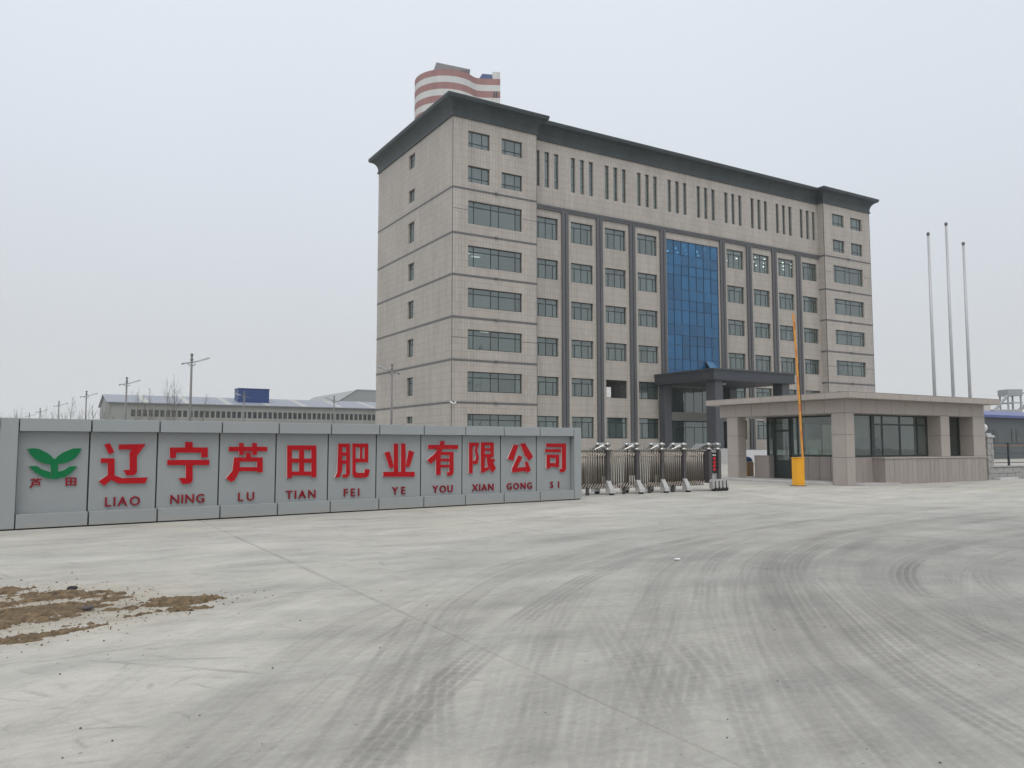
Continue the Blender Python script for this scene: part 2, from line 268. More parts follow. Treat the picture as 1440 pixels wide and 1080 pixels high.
TRACKS = [
 ([(1.5, 3.9), (2.18, 4.71), (3.24, 5.76), (4.41, 6.84), (6.36, 8.34), (8.95, 9.68), (12.2, 10.64), (15.74, 11.51)], 0.30, 0.75),
 ([(1.85, 4.38), (2.88, 5.98), (3.84, 7.35), (5.52, 8.98), (8.21, 10.56), (11.44, 11.55), (15.71, 12.84)], 0.28, 0.60),
 ([(1.79, 3.73), (2.28, 4.73), (2.99, 5.91), (4.02, 7.16), (5.47, 8.47), (7.51, 9.84)], 0.26, 0.45),
 ([(2.69, 4.17), (3.32, 5.09), (4.44, 6.5), (5.78, 7.86), (7.76, 9.22), (10.39, 10.33)], 0.26, 0.40),
 ([(5.2, 2.67), (5.83, 3.64), (6.68, 4.62), (7.84, 5.9), (8.94, 6.94), (10.63, 7.98), (13.61, 9.07), (19.59, 9.85)], 0.32, 0.80),
 ([(4.65, 2.39), (5.27, 3.4), (6.33, 4.66), (7.6, 6.05), (8.96, 7.29), (10.91, 8.51), (13.95, 9.59), (19.62, 10.5)], 0.30, 0.50),
 ([(6.71, 3.43), (7.16, 4.07), (7.96, 5.02), (9.26, 6.08), (10.63, 6.83), (12.66, 7.46), (15.62, 7.87)], 0.34, 0.80),
 ([(7.63, 3.88), (8.28, 4.61), (9.14, 5.45), (10.33, 6.25), (11.92, 6.92), (14.46, 7.29)], 0.30, 0.45),
 ([(6.95, 3.54), (7.81, 4.19), (9.16, 5.02), (10.75, 5.86), (12.74, 6.43)], 0.28, 0.60),
 ([(3.34, 3.63), (4.19, 4.46), (5.16, 5.36), (7.2, 7.31), (9.18, 8.84), (12.13, 10.24)], 0.28, 0.60),
 ([(2.76, 3.19), (3.73, 4.22), (4.97, 5.48), (6.81, 7.24), (8.78, 8.8)], 0.26, 0.40),
 ([(3.52, 2.7), (4.26, 3.63), (5.49, 5.01), (6.74, 6.46), (7.87, 7.58), (9.46, 8.67)], 0.28, 0.50),
 ([(4.06, 2.41), (4.8, 3.37), (5.83, 4.56), (7.78, 6.49), (9.09, 7.59), (11.04, 8.76)], 0.40, 0.55),
 ([(3.67, 2.61), (4.3, 3.44), (5.39, 4.62), (7.04, 6.28), (8.55, 7.53)], 0.30, 0.40),
 ([(3.24, 2.86), (3.72, 3.55), (4.18, 4.25), (4.58, 4.96)], 0.45, 0.50),
 ([(0.78, 4.32), (1.18, 4.88), (1.66, 5.55), (2.53, 6.62), (3.46, 7.49)], 0.30, 0.42),
 ([(0.89, 4.26), (1.29, 4.78), (1.86, 5.53), (2.79, 6.61)], 0.26, 0.35),
 ([(2.46, 3.36), (3.14, 4.22), (4.1, 5.38)], 0.30, 0.40),
 ([(20.48, 21.17), (17.88, 16.34), (17.11, 13.75), (17.06, 11.36), (18.12, 9.12)], 0.30, 0.55),
 ([(22.98, 23.17), (20.7, 17.72), (19.6, 14.32), (20.2, 10.16)], 0.30, 0.45),
 ([(4.07, 11.89), (4.91, 11.68), (5.08, 10.39), (4.42, 8.97), (3.4, 8.06)], 0.12, 0.35),
 ([(3.0, 8.3), (3.83, 7.57), (4.48, 6.68), (5.03, 6.47)], 0.10, 0.50),
 ([(16.09, 19.25), (11.92, 12.45), (11.41, 10.11), (12.44, 9.11)], 0.25, 0.30),
 ([(2.05, 3.57), (2.74, 4.46), (3.62, 5.67)], 0.30, 0.30),
 ([(5.82, 2.98), (6.41, 3.87), (7.42, 5.13), (8.66, 6.32), (10.22, 7.32), (12.9, 8.22)], 0.50, 0.35),
 ([(4.18, 2.29), (4.62, 2.94), (5.47, 4.04), (6.8, 5.5)], 0.50, 0.35),
]

# ------------------------------------------------------------------ materials
M = {}
M['tile'] = tile_mat('beige_stone_tiles', (0.425, 0.385, 0.345), (0.39, 0.352, 0.316), (0.27, 0.242, 0.218), 0.3, 0.6, 0.014)
M['plinth'] = mat('plinth_stone', (0.36, 0.34, 0.31), 0.6, var=0.12)
M['belt'] = mat('grey_belt', (0.115, 0.115, 0.115), 0.55, var=0.12, scale=1.0)
M['pilaster'] = mat('grey_pilaster', (0.096, 0.097, 0.102), 0.5, var=0.1, scale=0.8, streak=0.05)
M['cornice'] = mat('slate_cornice', (0.038, 0.05, 0.052), 0.5, var=0.3, scale=0.9, streak=0.14)
M['canopy'] = mat('dark_canopy', (0.04, 0.045, 0.054), 0.45, var=0.1, scale=0.8)
M['column'] = mat('dark_stone_column', (0.066, 0.07, 0.08), 0.35, var=0.14, scale=1.2)
M['frame'] = mat('dark_green_frame', (0.022, 0.034, 0.033), 0.45, var=0.1)
M['glass'] = glass_mat('office_glass', (0.55, 0.68, 0.64), (0.11, 0.155, 0.143), 2.3, 0.5)
M['blue'] = glass_mat('blue_curtain_glass', (0.10, 0.36, 0.7), (0.014, 0.125, 0.285), 1.6, 0.18, 0.05, 0.3, 0.7)
M['blueframe'] = mat('blue_mullion', (0.012, 0.045, 0.1), 0.5)
M['interior'] = mat('interior_paint', (0.5, 0.5, 0.48), 0.8)
M['lamp'] = emit_mat('lit_ceiling_lamp', (1.0, 0.97, 0.9), 5.0); M['lamp2'] = emit_mat('lit_lamp_panel', (1.0, 0.97, 0.92), 2.2)
M['lightstone'] = mat('pale_stone', (0.52, 0.52, 0.52), 0.6, var=0.08)
M['white'] = mat('white_plastic', (0.75, 0.75, 0.75), 0.4)
M['bronze'] = mat('taupe_beam', (0.2, 0.19, 0.175), 0.5)

# ------------------------------------------------------------------ ground
# wear map of the yard, computed here: rubber laid down along wheel paths (world x, y)
import numpy as np
WX0, WY0, WS, WNX, WNY = -4.0, 1.0, 0.016, 2126, 1626
def smooth_noise(rng_, n, step):
    k = max(4, n // step + 3); t = np.linspace(0, k-1.001, n); i = t.astype(int); fr = t - i; fr = fr*fr*(3-2*fr); a = rng_.random(k)
    return a[i]*(1-fr) + a[i+1]*fr
def path_pts(P, step):
    P = np.array(P, float); e0 = P[0]-P[1]; e1 = P[-1]-P[-2]; P = np.vstack([P[0]+e0*2.0/np.hypot(*e0), P, P[-1]+e1*2.0/np.hypot(*e1)]); P = np.vstack([2*P[0]-P[1], P, 2*P[-1]-P[-2]]); o = []
    for i in range(1, len(P)-2):
        t = np.linspace(0, 1, 60, endpoint=False)[:, None]
        o.append(0.5*(2*P[i] + (P[i+1]-P[i-1])*t + (2*P[i-1]-5*P[i]+4*P[i+1]-P[i+2])*t**2 + (3*P[i]-P[i-1]-3*P[i+1]+P[i+2])*t**3))
    Q = np.vstack(o + [P[-2:-1]]); d = np.r_[0, np.cumsum(np.hypot(*np.diff(Q, axis=0).T))]; u = np.arange(0, d[-1], step)
    return np.c_[np.interp(u, d, Q[:, 0]), np.interp(u, d, Q[:, 1])], u
def wear_map():
    img = np.zeros((WNY, WNX), np.float32); rg = np.random.default_rng(12)
    def lay(P, u, off, wdt, s, kind):
        T = np.gradient(P, axis=0); T /= np.hypot(T[:, 0], T[:, 1])[:, None] + 1e-9; Nn = np.c_[-T[:, 1], T[:, 0]]
        nv = max(4, int(wdt/0.009)); v = np.linspace(-.5, .5, nv); L_ = u[-1]
        wob = off + 0.05*(smooth_noise(rg, len(u), 220)-.5)
        X = P[:, 0:1] + Nn[:, 0:1]*(wob[:, None] + v*wdt); Y = P[:, 1:2] + Nn[:, 1:2]*(wob[:, None] + v*wdt)
        if kind == 'tyre':
            nr = rg.integers(4, 6); ph = (v + .5)*nr; rib = np.clip((0.38 - np.abs(ph % 1 - .5))*9, 0, 1)*0.88 + 0.12; amp = np.repeat(rg.uniform(.45, 1, nr+1), 1)[np.minimum(ph.astype(int), nr)]
            across = rib*amp*np.clip((0.5 - np.abs(v))*12, 0, 1)
            tread = 0.86 + 0.14*np.sign(np.sin(u[:, None]*60 + np.abs(v)*9*(1 if rg.random() < .5 else -1)))
        else:
            across = np.exp(-(v*2.6)**2)*(0.4 + 0.6*smooth_noise(rg, nv, 5)); tread = 1.0
        along = (0.12 + 0.88*smooth_noise(rg, len(u), rg.integers(90, 260))**1.4)*(0.6 + 0.4*smooth_noise(rg, len(u), 30))
        fade = np.clip(np.minimum(u, L_-u)/2.2, 0, 1)
        val = (s*across*along[:, None]*fade[:, None]*tread).astype(np.float32)
        ix = ((X - WX0)/WS).astype(int).ravel(); iy = ((Y - WY0)/WS).astype(int).ravel(); ok = (ix >= 0) & (ix < WNX) & (iy >= 0) & (iy < WNY)
        lay_ = np.zeros_like(img); np.maximum.at(lay_, (iy[ok], ix[ok]), val.ravel()[ok])
        np.subtract(1, (1-img)*(1-lay_), out=img)
    for pts, wdt, s in TRACKS:
        P, u = path_pts(pts, 0.01)
        if wdt < 0.2: lay(P, u, 0, wdt, s, 'smear'); continue
        lay(P, u, 0, wdt, min(.95, s*1.15), 'tyre'); lay(P, u, wdt*1.12, wdt*.95, min(.9, s*1.0), 'tyre')
        if rg.random() < .8: lay(P, u, 2.0 + rg.uniform(-.2, .2), wdt, s*rg.uniform(.35, .75), 'tyre')
        if rg.random() < .6: lay(P, u, rg.uniform(-1.5, 1.5), wdt, s*rg.uniform(.4, .8), 'tyre')
        if rg.random() < .45: lay(P, u, rg.uniform(-.8, 1.0), wdt*rg.uniform(2.0, 3.5), s*.6, 'smear')
    for k in range(900):                       # short scuffs and drag marks
        d0 = 3.0 + 20*rg.random()**1.6; a0 = np.radians(30.83 + rg.uniform(-36, 36)); q = np.array((np.sin(a0)*d0, np.cos(a0)*d0)); a1 = np.radians(rg.normal(-35, 35)); ln = rg.uniform(.05, .5)*(1 + 2*(rg.random() < .1))
        t = np.linspace(-.5, .5, int(ln/0.006)+2); wv = 0.03*np.sin(t*rg.uniform(1, 5) + rg.random()*6); n_ = max(1, int(rg.integers(1, 4)))
        for m_ in range(n_):
            ix = ((q[0] + np.cos(a1)*t*ln - np.sin(a1)*(wv+m_*.016) - WX0)/WS).astype(int); iy = ((q[1] + np.sin(a1)*t*ln + np.cos(a1)*(wv+m_*.016) - WY0)/WS).astype(int)
            ok = (ix >= 0) & (ix < WNX) & (iy >= 0) & (iy < WNY); v_ = rg.uniform(.12, .5)*np.cos(t*3)[ok]*(.5+.5*rg.random(ok.sum())); np.maximum.at(img, (iy[ok], ix[ok]), v_.astype(np.float32))
    for xj in (3.1 - 5.12, 3.1, 8.22, 13.34, 18.46):          # grime gathered along the slab joints
        yy = np.arange(1.5, 26, 0.008); a_ = smooth_noise(rg, len(yy), 90)**1.5; wj = 0.02 + 0.05*smooth_noise(rg, len(yy), 60)
        for o_ in np.linspace(-1, 1, 13):
            ix = ((xj + o_*wj + 0.012*(smooth_noise(rg, len(yy), 12)-.5) - WX0)/WS).astype(int); iy = ((yy - WY0)/WS).astype(int); ok = (ix >= 0) & (ix < WNX) & (iy >= 0) & (iy < WNY)
            np.maximum.at(img, (iy[ok], ix[ok]), (0.5*a_*(1-abs(o_)*.8)*rg.uniform(.3, 1, len(yy)))[ok].astype(np.float32))
    im = bpy.data.images.new('yard_wear', WNX, WNY, float_buffer=False); im.colorspace_settings.name = 'Non-Color'
    px = np.ones((WNY, WNX, 4), np.float32); px[..., :3] = img[..., None]; im.pixels.foreach_set(px.ravel()); im.update(); im.pack()
    return im
WEAR = wear_map()
def concrete_mat(name, base, dark, warm):
    m, t, b = newmat(name); N = t.nodes.new; L = t.links.new
    b.inputs['Specular IOR Level'].default_value = 0.25
    geo = N('ShaderNodeNewGeometry'); pos = geo.outputs['Position']
    def ns(scale, detail=6, rough=0.6, vec=None, dist=0.0):
        n = N('ShaderNodeTexNoise'); n.inputs['Scale'].default_value = scale; n.inputs['Detail'].default_value = detail; n.inputs['Roughness'].default_value = rough; n.inputs['Distortion'].default_value = dist
        L(vec or pos, n.inputs['Vector']); return n.outputs['Fac']
    def rng(v, a, b_, c=0.0, d=1.0):
        n = N('ShaderNodeMapRange'); n.inputs['From Min'].default_value = a; n.inputs['From Max'].default_value = b_; n.inputs['To Min'].default_value = c; n.inputs['To Max'].default_value = d; L(v, n.inputs['Value']); return n.outputs[0]
    def mth(op, a, b_):
        n = N('ShaderNodeMath'); n.operation = op
        for i, x in enumerate((a, b_)):
            if isinstance(x, (int, float)): n.inputs[i].default_value = x
            else: L(x, n.inputs[i])
        return n.outputs[0]
    def mix(f, a, b_, mode='MIX'):
        n = N('ShaderNodeMix'); n.data_type = 'RGBA'; n.blend_type = mode
        for i, x in ((0, f), (6, a), (7, b_)):
            if isinstance(x, (int, float)): n.inputs[i].default_value = x
            elif isinstance(x, tuple): n.inputs[i].default_value = (*x, 1)
            else: L(x, n.inputs[i])
        return n.outputs[2]
    # trowel and hose streaks lying along x, cloud-like patches, grime, grain
    mp = N('ShaderNodeMapping'); mp.inputs['Rotation'].default_value = (0, 0, R(-32)); mp.inputs['Scale'].default_value = (0.42, 1.0, 1); L(pos, mp.inputs['Vector'])
    streak = ns(1.3, 8, 0.62, mp.outputs[0], 0.6); patch = ns(0.16, 5, 0.6); fine = ns(3.2, 9, 0.74); grain = ns(60, 3, 0.6)
    c = mix(rng(patch, 0.42, 0.66), base, warm)
    c = mix(rng(streak, 0.44, 0.70, 0, 0.6), c, dark)
    c = mix(rng(fine, 0.5, 0.78, 0, 0.5), c, dark)
    pale = ns(0.9, 6, 0.6, mp.outputs[0]); c = mix(rng(pale, 0.5, 0.68, 0, 0.55), c, (base[0]*1.22, base[1]*1.22, base[2]*1.2))
    # rubber and dust carried in along the turning lane through the gate
    sp = N('ShaderNodeSeparateXYZ'); L(pos, sp.inputs[0])
    dx = mth('SUBTRACT', sp.outputs[0], 15.0); dy = mth('SUBTRACT', sp.outputs[1], 4.5)
    rr = mth('SQRT', mth('ADD', mth('MULTIPLY', dx, dx), mth('MULTIPLY', mth('MULTIPLY', dy, dy), 1.6)), 0)
    lane = rng(mth('ADD', rr, mth('MULTIPLY', ns(0.35, 5, 0.6), 6.0)), 18.0, 7.0)
    c = mix(mth('MULTIPLY', lane, rng(ns(0.7, 6, 0.65, None, 0.8), 0.3, 0.7, 0.35, 1.0)), c, dark)
    mw = N('ShaderNodeMapping'); mw.inputs['Location'].default_value = (-WX0/(WNX*WS), -WY0/(WNY*WS), 0); mw.inputs['Scale'].default_value = (1/(WNX*WS), 1/(WNY*WS), 1); L(pos, mw.inputs['Vector'])
    tx = N('ShaderNodeTexImage'); tx.image = WEAR; tx.extension = 'CLIP'; L(mw.outputs[0], tx.inputs['Vector'])
    c = mix(mth('MULTIPLY', tx.outputs['Color'], rng(fine, 0.25, 0.75, 1.0, 0.6)), c, (0.105, 0.1, 0.096))
    # clay dust trodden out round the spilled soil
    ex = mth('MULTIPLY', mth('SUBTRACT', sp.outputs[0], -0.3), 0.62); ey = mth('MULTIPLY', mth('SUBTRACT', sp.outputs[1], 9.25), 0.72)
    rd = mth('SQRT', mth('ADD', mth('MULTIPLY', ex, ex), mth('MULTIPLY', ey, ey)), 0)
    clay = rng(mth('ADD', rd, mth('MULTIPLY', ns(1.7, 7, 0.7), 1.5)), 2.15, 1.0)
    c = mix(mth('MULTIPLY', clay, rng(fine, 0.3, 0.7, 0.15, 0.8)), c, (0.3, 0.23, 0.15))
    mid = ns(15, 8, 0.72, mp.outputs[0]); c = mix(1.0, c, rng(mid, 0.3, 0.7, 0.9, 1.08), 'MULTIPLY'); tiny = ns(34, 6, 0.75); c = mix(rng(tiny, 0.6, 0.78, 0, 0.35), c, dark)
    c = mix(1.0, c, rng(grain, 0.2, 0.8, 0.9, 1.1), 'MULTIPLY')
    # small dark specks
    vo = N('ShaderNodeTexVoronoi'); vo.inputs['Scale'].default_value = 3.2; vo.inputs['Randomness'].default_value = 1; L(pos, vo.inputs['Vector'])
    c = mix(rng(vo.outputs['Distance'], 0.045, 0.03, 0, 0.55), c, (0.12, 0.115, 0.11))
    oi = N('ShaderNodeObjectInfo'); c = mix(1.0, c, rng(oi.outputs['Random'], 0, 1, 0.965, 1.035), 'MULTIPLY')
    L(c, b.inputs['Base Color'])
    L(rng(fine, 0.2, 0.8, 0.78, 0.95), b.inputs['Roughness'])
    bp = N('ShaderNodeBump'); bp.inputs['Strength'].default_value = 0.25; bp.inputs['Distance'].default_value = 0.012
    L(mth('ADD', ns(26, 5, 0.65), fine), bp.inputs['Height']); L(bp.outputs[0], b.inputs['Normal'])
    return m
M['concrete'] = concrete_mat('worn_concrete', (0.445, 0.427, 0.386), (0.262, 0.254, 0.24), (0.458, 0.435, 0.374))
M['joint'] = mat('dusty_joint', (0.3, 0.29, 0.27), 0.9, var=0.3, scale=4)
ground = MB().quad((-400,-200,-0.03), (700,-200,-0.03), (700,900,-0.03), (-400,900,-0.03)).build('ground', M['joint'])
tag(ground, kind='structure')
GX, GY = 5.12, 6.2
slab_mesh = {}
def slab(x0, x1, y0, y1):
    k = (round(x1-x0,2), round(y1-y0,2))
    if k not in slab_mesh:
        slab_mesh[k] = MB().bbox(0, x1-x0, 0, y1-y0, -0.029, 0.0, 0.008).mesh('concrete_slab', M['concrete'])
    link('concrete_slab', slab_mesh[k], ground, (x0, y0, 0))
gap = 0.0035
for i in range(-3, 14):
    for j in range(-2, 6):
        x, y = 3.1 + GX * i, 2.1 + GY * j
        slab(x + gap, x + GX - gap, y + gap, y + GY - gap)
# the yard goes on as larger bays further off
X0, X1, Y0, Y1 = 3.1 - 3*GX, 3.1 + 14*GX, 2.1 - 2*GY, 2.1 + 6*GY
slab(X0+gap, X1-gap, Y1+gap, 95); slab(X1+gap, 160, Y0+gap, 95); slab(-140, X0-gap, Y0+gap, 95); slab(-140, 160, 95+gap*2, 200)

# ------------------------------------------------------------------ office building
XA, YF = 29.72, 59.69
W, WD, DEP, DR = 56.75, 8.53, 17.27, 0.87
bld = tag(empty('office_building', (XA, YF, 0)), 'eight storey beige stone office block with dark cornice and blue glass centre', 'building')
ROWS = [(2.29, 4.3), (6.17, 7.9), (9.78, 11.5), (13.4, 15.1), (16.94, 18.78), (20.68, 22.72)]
wing_holes = [(1.52, 6.96, a, b) for a, b in ROWS] + [(x, x + 2.13, a, b) for x in (1.5, 4.85) for a, b in ((24.35, 25.8), (27.45, 28.9))]
cols = [(8.86, 11.42), (12.88, 15.44), (16.9, 19.46), (20.93, 23.49)]
cols = cols + [(W - b, W - a) for a, b in cols[::-1]]
slots = [(8.9 + 4.033*g + 1.06*k, 8.9 + 4.033*g + 1.06*k + 0.5, 25.55, 28.93) for g in range(10) for k in range(3)]
mid_holes = [(a, b, c, d) for a, b in cols for c, d in ROWS] + slots + [(24.75, 32.0, 8.3, 22.7), (24.75, 32.0, 1.2, 7.55)]
side_holes = [(7.97, 9.37, a, b) for a, b in ((3.66, 4.3), (6.2, 7.93), (9.84, 11.52), (13.46, 15.14), (17.06, 18.73), (20.7, 22.66), (24.6, 25.8), (27.85, 29.27))]
mb = MB()
wall_open(mb, lambda u, v, d: (u, d, v), 0, WD, 0.9, 30.1, wing_holes, 0.24)
wall_open(mb, lambda u, v, d: (W - u, d, v), 0, WD, 0.9, 30.1, [(1.57, 7.01, a, b) for a, b in ROWS] + wing_holes[6:], 0.24)
wall_open(mb, lambda u, v, d: (u, DR + d, v), WD, W - WD, 0.9, 30.2, mid_holes, 0.24)
wall_open(mb, lambda u, v, d: (d, u, v), 0, DEP, 0.9, 30.1, side_holes, 0.24)
mb.quad((WD,0,.9), (WD,DR,.9), (WD,DR,30.1), (WD,0,30.1)); mb.quad((W-WD,0,.9), (W-WD,DR,.9), (W-WD,DR,30.1), (W-WD,0,30.1))
mb.quad((W,0,.9), (W,DEP,.9), (W,DEP,30.1), (W,0,30.1)); mb.quad((0,DEP,.9), (W,DEP,.9), (W,DEP,30.1), (0,DEP,30.1))
mb.build('wall', M['tile'], bld)
def outline(o):
    P = [(0,0),(WD,0),(WD,DR),(W-WD,DR),(W-WD,0),(W,0),(W,DEP),(0,DEP)]
    S = [(-1,-1),(1,-1),(1,-1),(-1,-1),(-1,-1),(1,-1),(1,1),(-1,1)]
    return [(x + o*a, y + o*b) for (x, y), (a, b) in zip(P, S)]
def ring(mb, prof):
    rows = [[(x, y, z) for x, y in outline(o)] for o, z in prof]
    for r0, r1 in zip(rows, rows[1:]):
        for i in range(8):
            j = (i + 1) % 8; mb.quad(r0[i], r0[j], r1[j], r1[i])
mb = MB(); ring(mb, [(0.0,0.0),(0.06,0.0),(0.06,0.86),(0.02,0.9),(0.0,0.9)]); mb.build('plinth', M['plinth'], bld)
mb = MB(); ring(mb, [(-0.05,29.9),(0.13,29.9),(0.13,30.06),(0.06,30.1),(0.07,30.4),(0.13,30.62),(0.24,30.85),(0.42,31.05),(0.66,31.19),(0.82,31.24),(0.82,31.36),(0.86,31.38),(0.86,31.58),(0.5,31.62),(-0.4,31.62),(-0.4,31.2)])
mb.build('cornice', M['cornice'], bld)
mb = MB(); p = outline(-0.3); mb.add([(x, y, 31.1) for x, y in p], [(0,1,2,7),(2,3,6,7),(3,4,5,6)]); mb.build('roof', M['plinth'], bld)
for z in (5.25, 8.85, 12.49, 16.13, 19.75, 23.7):
    mb = MB(); mb.box(-0.02, WD + 0.02, -0.02, 0.1, z-0.1, z+0.08); mb.box(-0.02, 0.1, 0.1, DEP, z-0.1, z+0.08); mb.build('belt_course', M['belt'], bld)
    mb = MB(); mb.box(W-WD-0.02, W+0.02, -0.02, 0.1, z-0.1, z+0.08); mb.box(W-WD-0.02, W-WD+0.1, 0.1, DR+0.1, z-0.1, z+0.08); mb.build('belt_course', M['belt'], bld)
    for x in (WD/2, W - WD/2): MB().bbox(x-0.14, x+0.14, -0.16, -0.02, z-0.06, z+0.1, 0.02).build('floodlight', M['belt'], bld)
for x, y in ((-0.012, -0.012), (WD-0.04, -0.012), (W-WD-0.012, -0.012), (W-0.04, -0.012)):
    MB().box(x, x+0.052, y, y+0.05, 0.95, 29.88).build('corner_trim', M['belt'], bld)
# thin cladding joint at mid window height of the wings
for z, in ((21.85,), (10.75,)):
    for a, b in ((0.05, 1.5), (7.0, WD-0.05)):
        MB().box(a, b, -0.006, 0.02, z-0.025, z+0.025).build('joint_strip', M['belt'], bld); MB().box(W-b, W-a, -0.006, 0.02, z-0.025, z+0.025).build('joint_strip', M['belt'], bld)
pil = MB(); pil.box(-0.36, -0.05, -0.17, 0.0, 0.92, 23.41); pil.box(0.05, 0.36, -0.17, 0.0, 0.92, 23.41); pil.box(-0.05, 0.05, -0.09, 0.0, 0.92, 23.41)
pm = pil.mesh('pilaster', M['pilaster'])
pcs = [12.15, 16.17, 20.2, 24.2]; pcs += [W - x for x in pcs[::-1]]
for x in pcs: link('pilaster', pm, bld, (x, DR, 0))
MB().box(WD+0.01, W-WD-0.01, DR-0.15, DR+0.02, 23.42, 23.62).box(WD+0.01, W-WD-0.01, DR-0.19, DR+0.02, 23.62, 23.82).build('frieze_band', M['pilaster'], bld)
# inside: floors and partitions seen through the glass
for z in (1.2, 5.0, 8.6, 12.2, 15.85, 19.4, 23.35, 26.6, 29.6):
    MB().box(0.3, WD-0.3, 0.3, 17, z-0.25, z).box(WD-0.3, W-WD+0.3, DR+0.3, 17, z-0.25, z).box(W-WD+0.3, W-0.3, 0.3, 17, z-0.25, z).build('floor_slab', M['interior'], bld)
mb = MB(); mb.box(0.3, W-0.3, 7.2, 7.4, 1.2, 29.3)
for x in [WD] + pcs + [W-WD]:
    if 23 < x < 49: mb.box(x-0.08, x+0.08, 1.25, 7.2, 1.2, 19.1); mb.box(x-0.08, x+0.08, 1.25, 7.2, 23.4, 29.3)      # one open hall behind the right bays of the top office floor
    else: mb.box(x-0.08, x+0.08, 1.25, 7.2, 1.2, 29.3)
mb.build('partition_wall', M['interior'], bld)
# windows
wr = lambda h, t, lo, up: [(0, h-t, lo), (h-t, h, up)]
for a, b in ROWS:
    for x0, x1 in ((1.52, 6.96), (W-7.01, W-1.57)):
        ms = [0.62, 2.32, 3.12, 4.82]; window(bld, (x0, 0.18, a), x1-x0, b-a, wr(b-a, 0.5, ms, ms), M['frame'], M['glass'], fw=0.075)
    for i, (x0, x1) in enumerate(cols):
        if (i, a) == (2, ROWS[1][0]):      # stripped window: only the bare frame and one sash
            wd = window(bld, (x0, DR+0.18, a), x1-x0, b-a, [(0, b-a, [])], M['frame'], M['glass'])
            for ch in list(wd.children): bpy.data.objects.remove(ch)
            MB().box(0.18, 0.72, 0.02, 0.05, 0.06, 1.05).build('protective_film', M['white'], wd)
            MB().box(1.75, 1.8, 0.0, 0.06, 0.06, 1.66).box(1.8, 2.5, 0.0, 0.06, 1.1, 1.15).build('loose_sash', M['frame'], wd); continue
        window(bld, (x0, DR+0.18, a), x1-x0, b-a, wr(b-a, 0.5, [0.5, 1.28, 2.06], [1.28]), M['frame'], M['glass'], fw=0.075)
for x in (1.5, 4.85, W-1.5-2.13, W-4.85-2.13):
    for a, b in ((24.35, 25.8), (27.45, 28.9)):
        window(bld, (x, 0.18, a), 2.13, b-a, [(0, 0.42, [0.45, 1.42]), (0.42, b-a, [0.45, 1.42])], M['frame'], M['glass'], fw=0.07)
for a, b, c, d in slots: window(bld, (a, DR+0.18, c), b-a, d-c, [(0, 0.8, []), (0.8, d-c-0.8, []), (d-c-0.8, d-c, [])], M['frame'], M['glass'], fw=0.04)
for a, b, c, d in side_holes: window(bld, (0.18, b, c), b-a, d-c, [(0, d-c, [0.7])] if d-c < 1.3 else wr(d-c, 0.5, [0.7], [0.7]), M['frame'], M['glass'], rz=R(-90))
# blue curtain wall
cw = MB(); CW0, CW1, CZ0, CZ1 = 24.75, 32.0, 8.3, 22.7
cxs = [CW0 + (CW1-CW0)*k/7 for k in range(8)]
czs = [CZ0]
for base in (8.3, 11.9, 15.55, 19.15): czs += [base + 1.0, base + 2.1, base + 3.6]
czs[-1] = CZ1
for x in cxs: cw.box(x-0.03, x+0.03, DR+0.06, DR+0.2, CZ0, CZ1)
for z in czs: cw.box(CW0, CW1, DR+0.075, DR+0.19, z-0.025, z+0.025)
cwo = cw.build('curtain_wall', M['blueframe'], bld)
for i in range(7):
    for j in range(len(czs)-1):
        x0, x1, z0, z1 = cxs[i]+0.03, cxs[i+1]-0.03, czs[j]+0.025, czs[j+1]-0.025
        p = MB().box(0, x1-x0, 0, 0.02, 0, z1-z0).build('pane', M['blue'], cwo, (x0, DR+0.1, z0))
        if (i, j) == (5, 1):                # open vent above the canopy, hinged at its head
            p.data = MB().box(0, x1-x0, 0, 0.02, z0-z1, 0).mesh('pane', M['blue']); p.location = (x0, DR+0.02, z1); p.rotation_euler = (R(-38), 0, 0)
        elif (j % 3 == 1 and i in (1, 3, 5) and j > 1):   # vent sashes stand a little proud, each hung slightly differently
            p.location.y -= 0.035; p.rotation_euler = (R(random.uniform(-0.5, 0.5)), 0, R(random.uniform(-0.3, 0.3)))
        else: p.rotation_euler = (R(random.uniform(-0.15, 0.15)), 0, R(random.uniform(-0.15, 0.15)))
# lit ceiling lamps
lm = MB().lathe([(0.1, 0), (0.1, 0.05)], n=10).mesh('ceiling_light', M['lamp'])
rl = random.Random(3)
for i in range(13):
    for j in range(4):
        if rl.random() < 0.85: link('ceiling_light', lm, bld, (29.2 + 1.55*i + rl.uniform(-.15, .15), 1.9 + 1.3*j + rl.uniform(-.15, .15), 23.0))
lp = MB().box(-0.4, 0.4, -0.1, 0.1, 0, 0.05).mesh('ceiling_light', M['lamp2'])
for x, y, z in ((2.9, 3.2, 18.9), (4.4, 4.0, 18.9), (3.2, 2.6, 11.85), (2.6, 2.2, 11.85), (4.8, 3.0, 11.85), (5.6, 1.6, 11.85)): link('ceiling_light', lp, bld, (x, y, z))
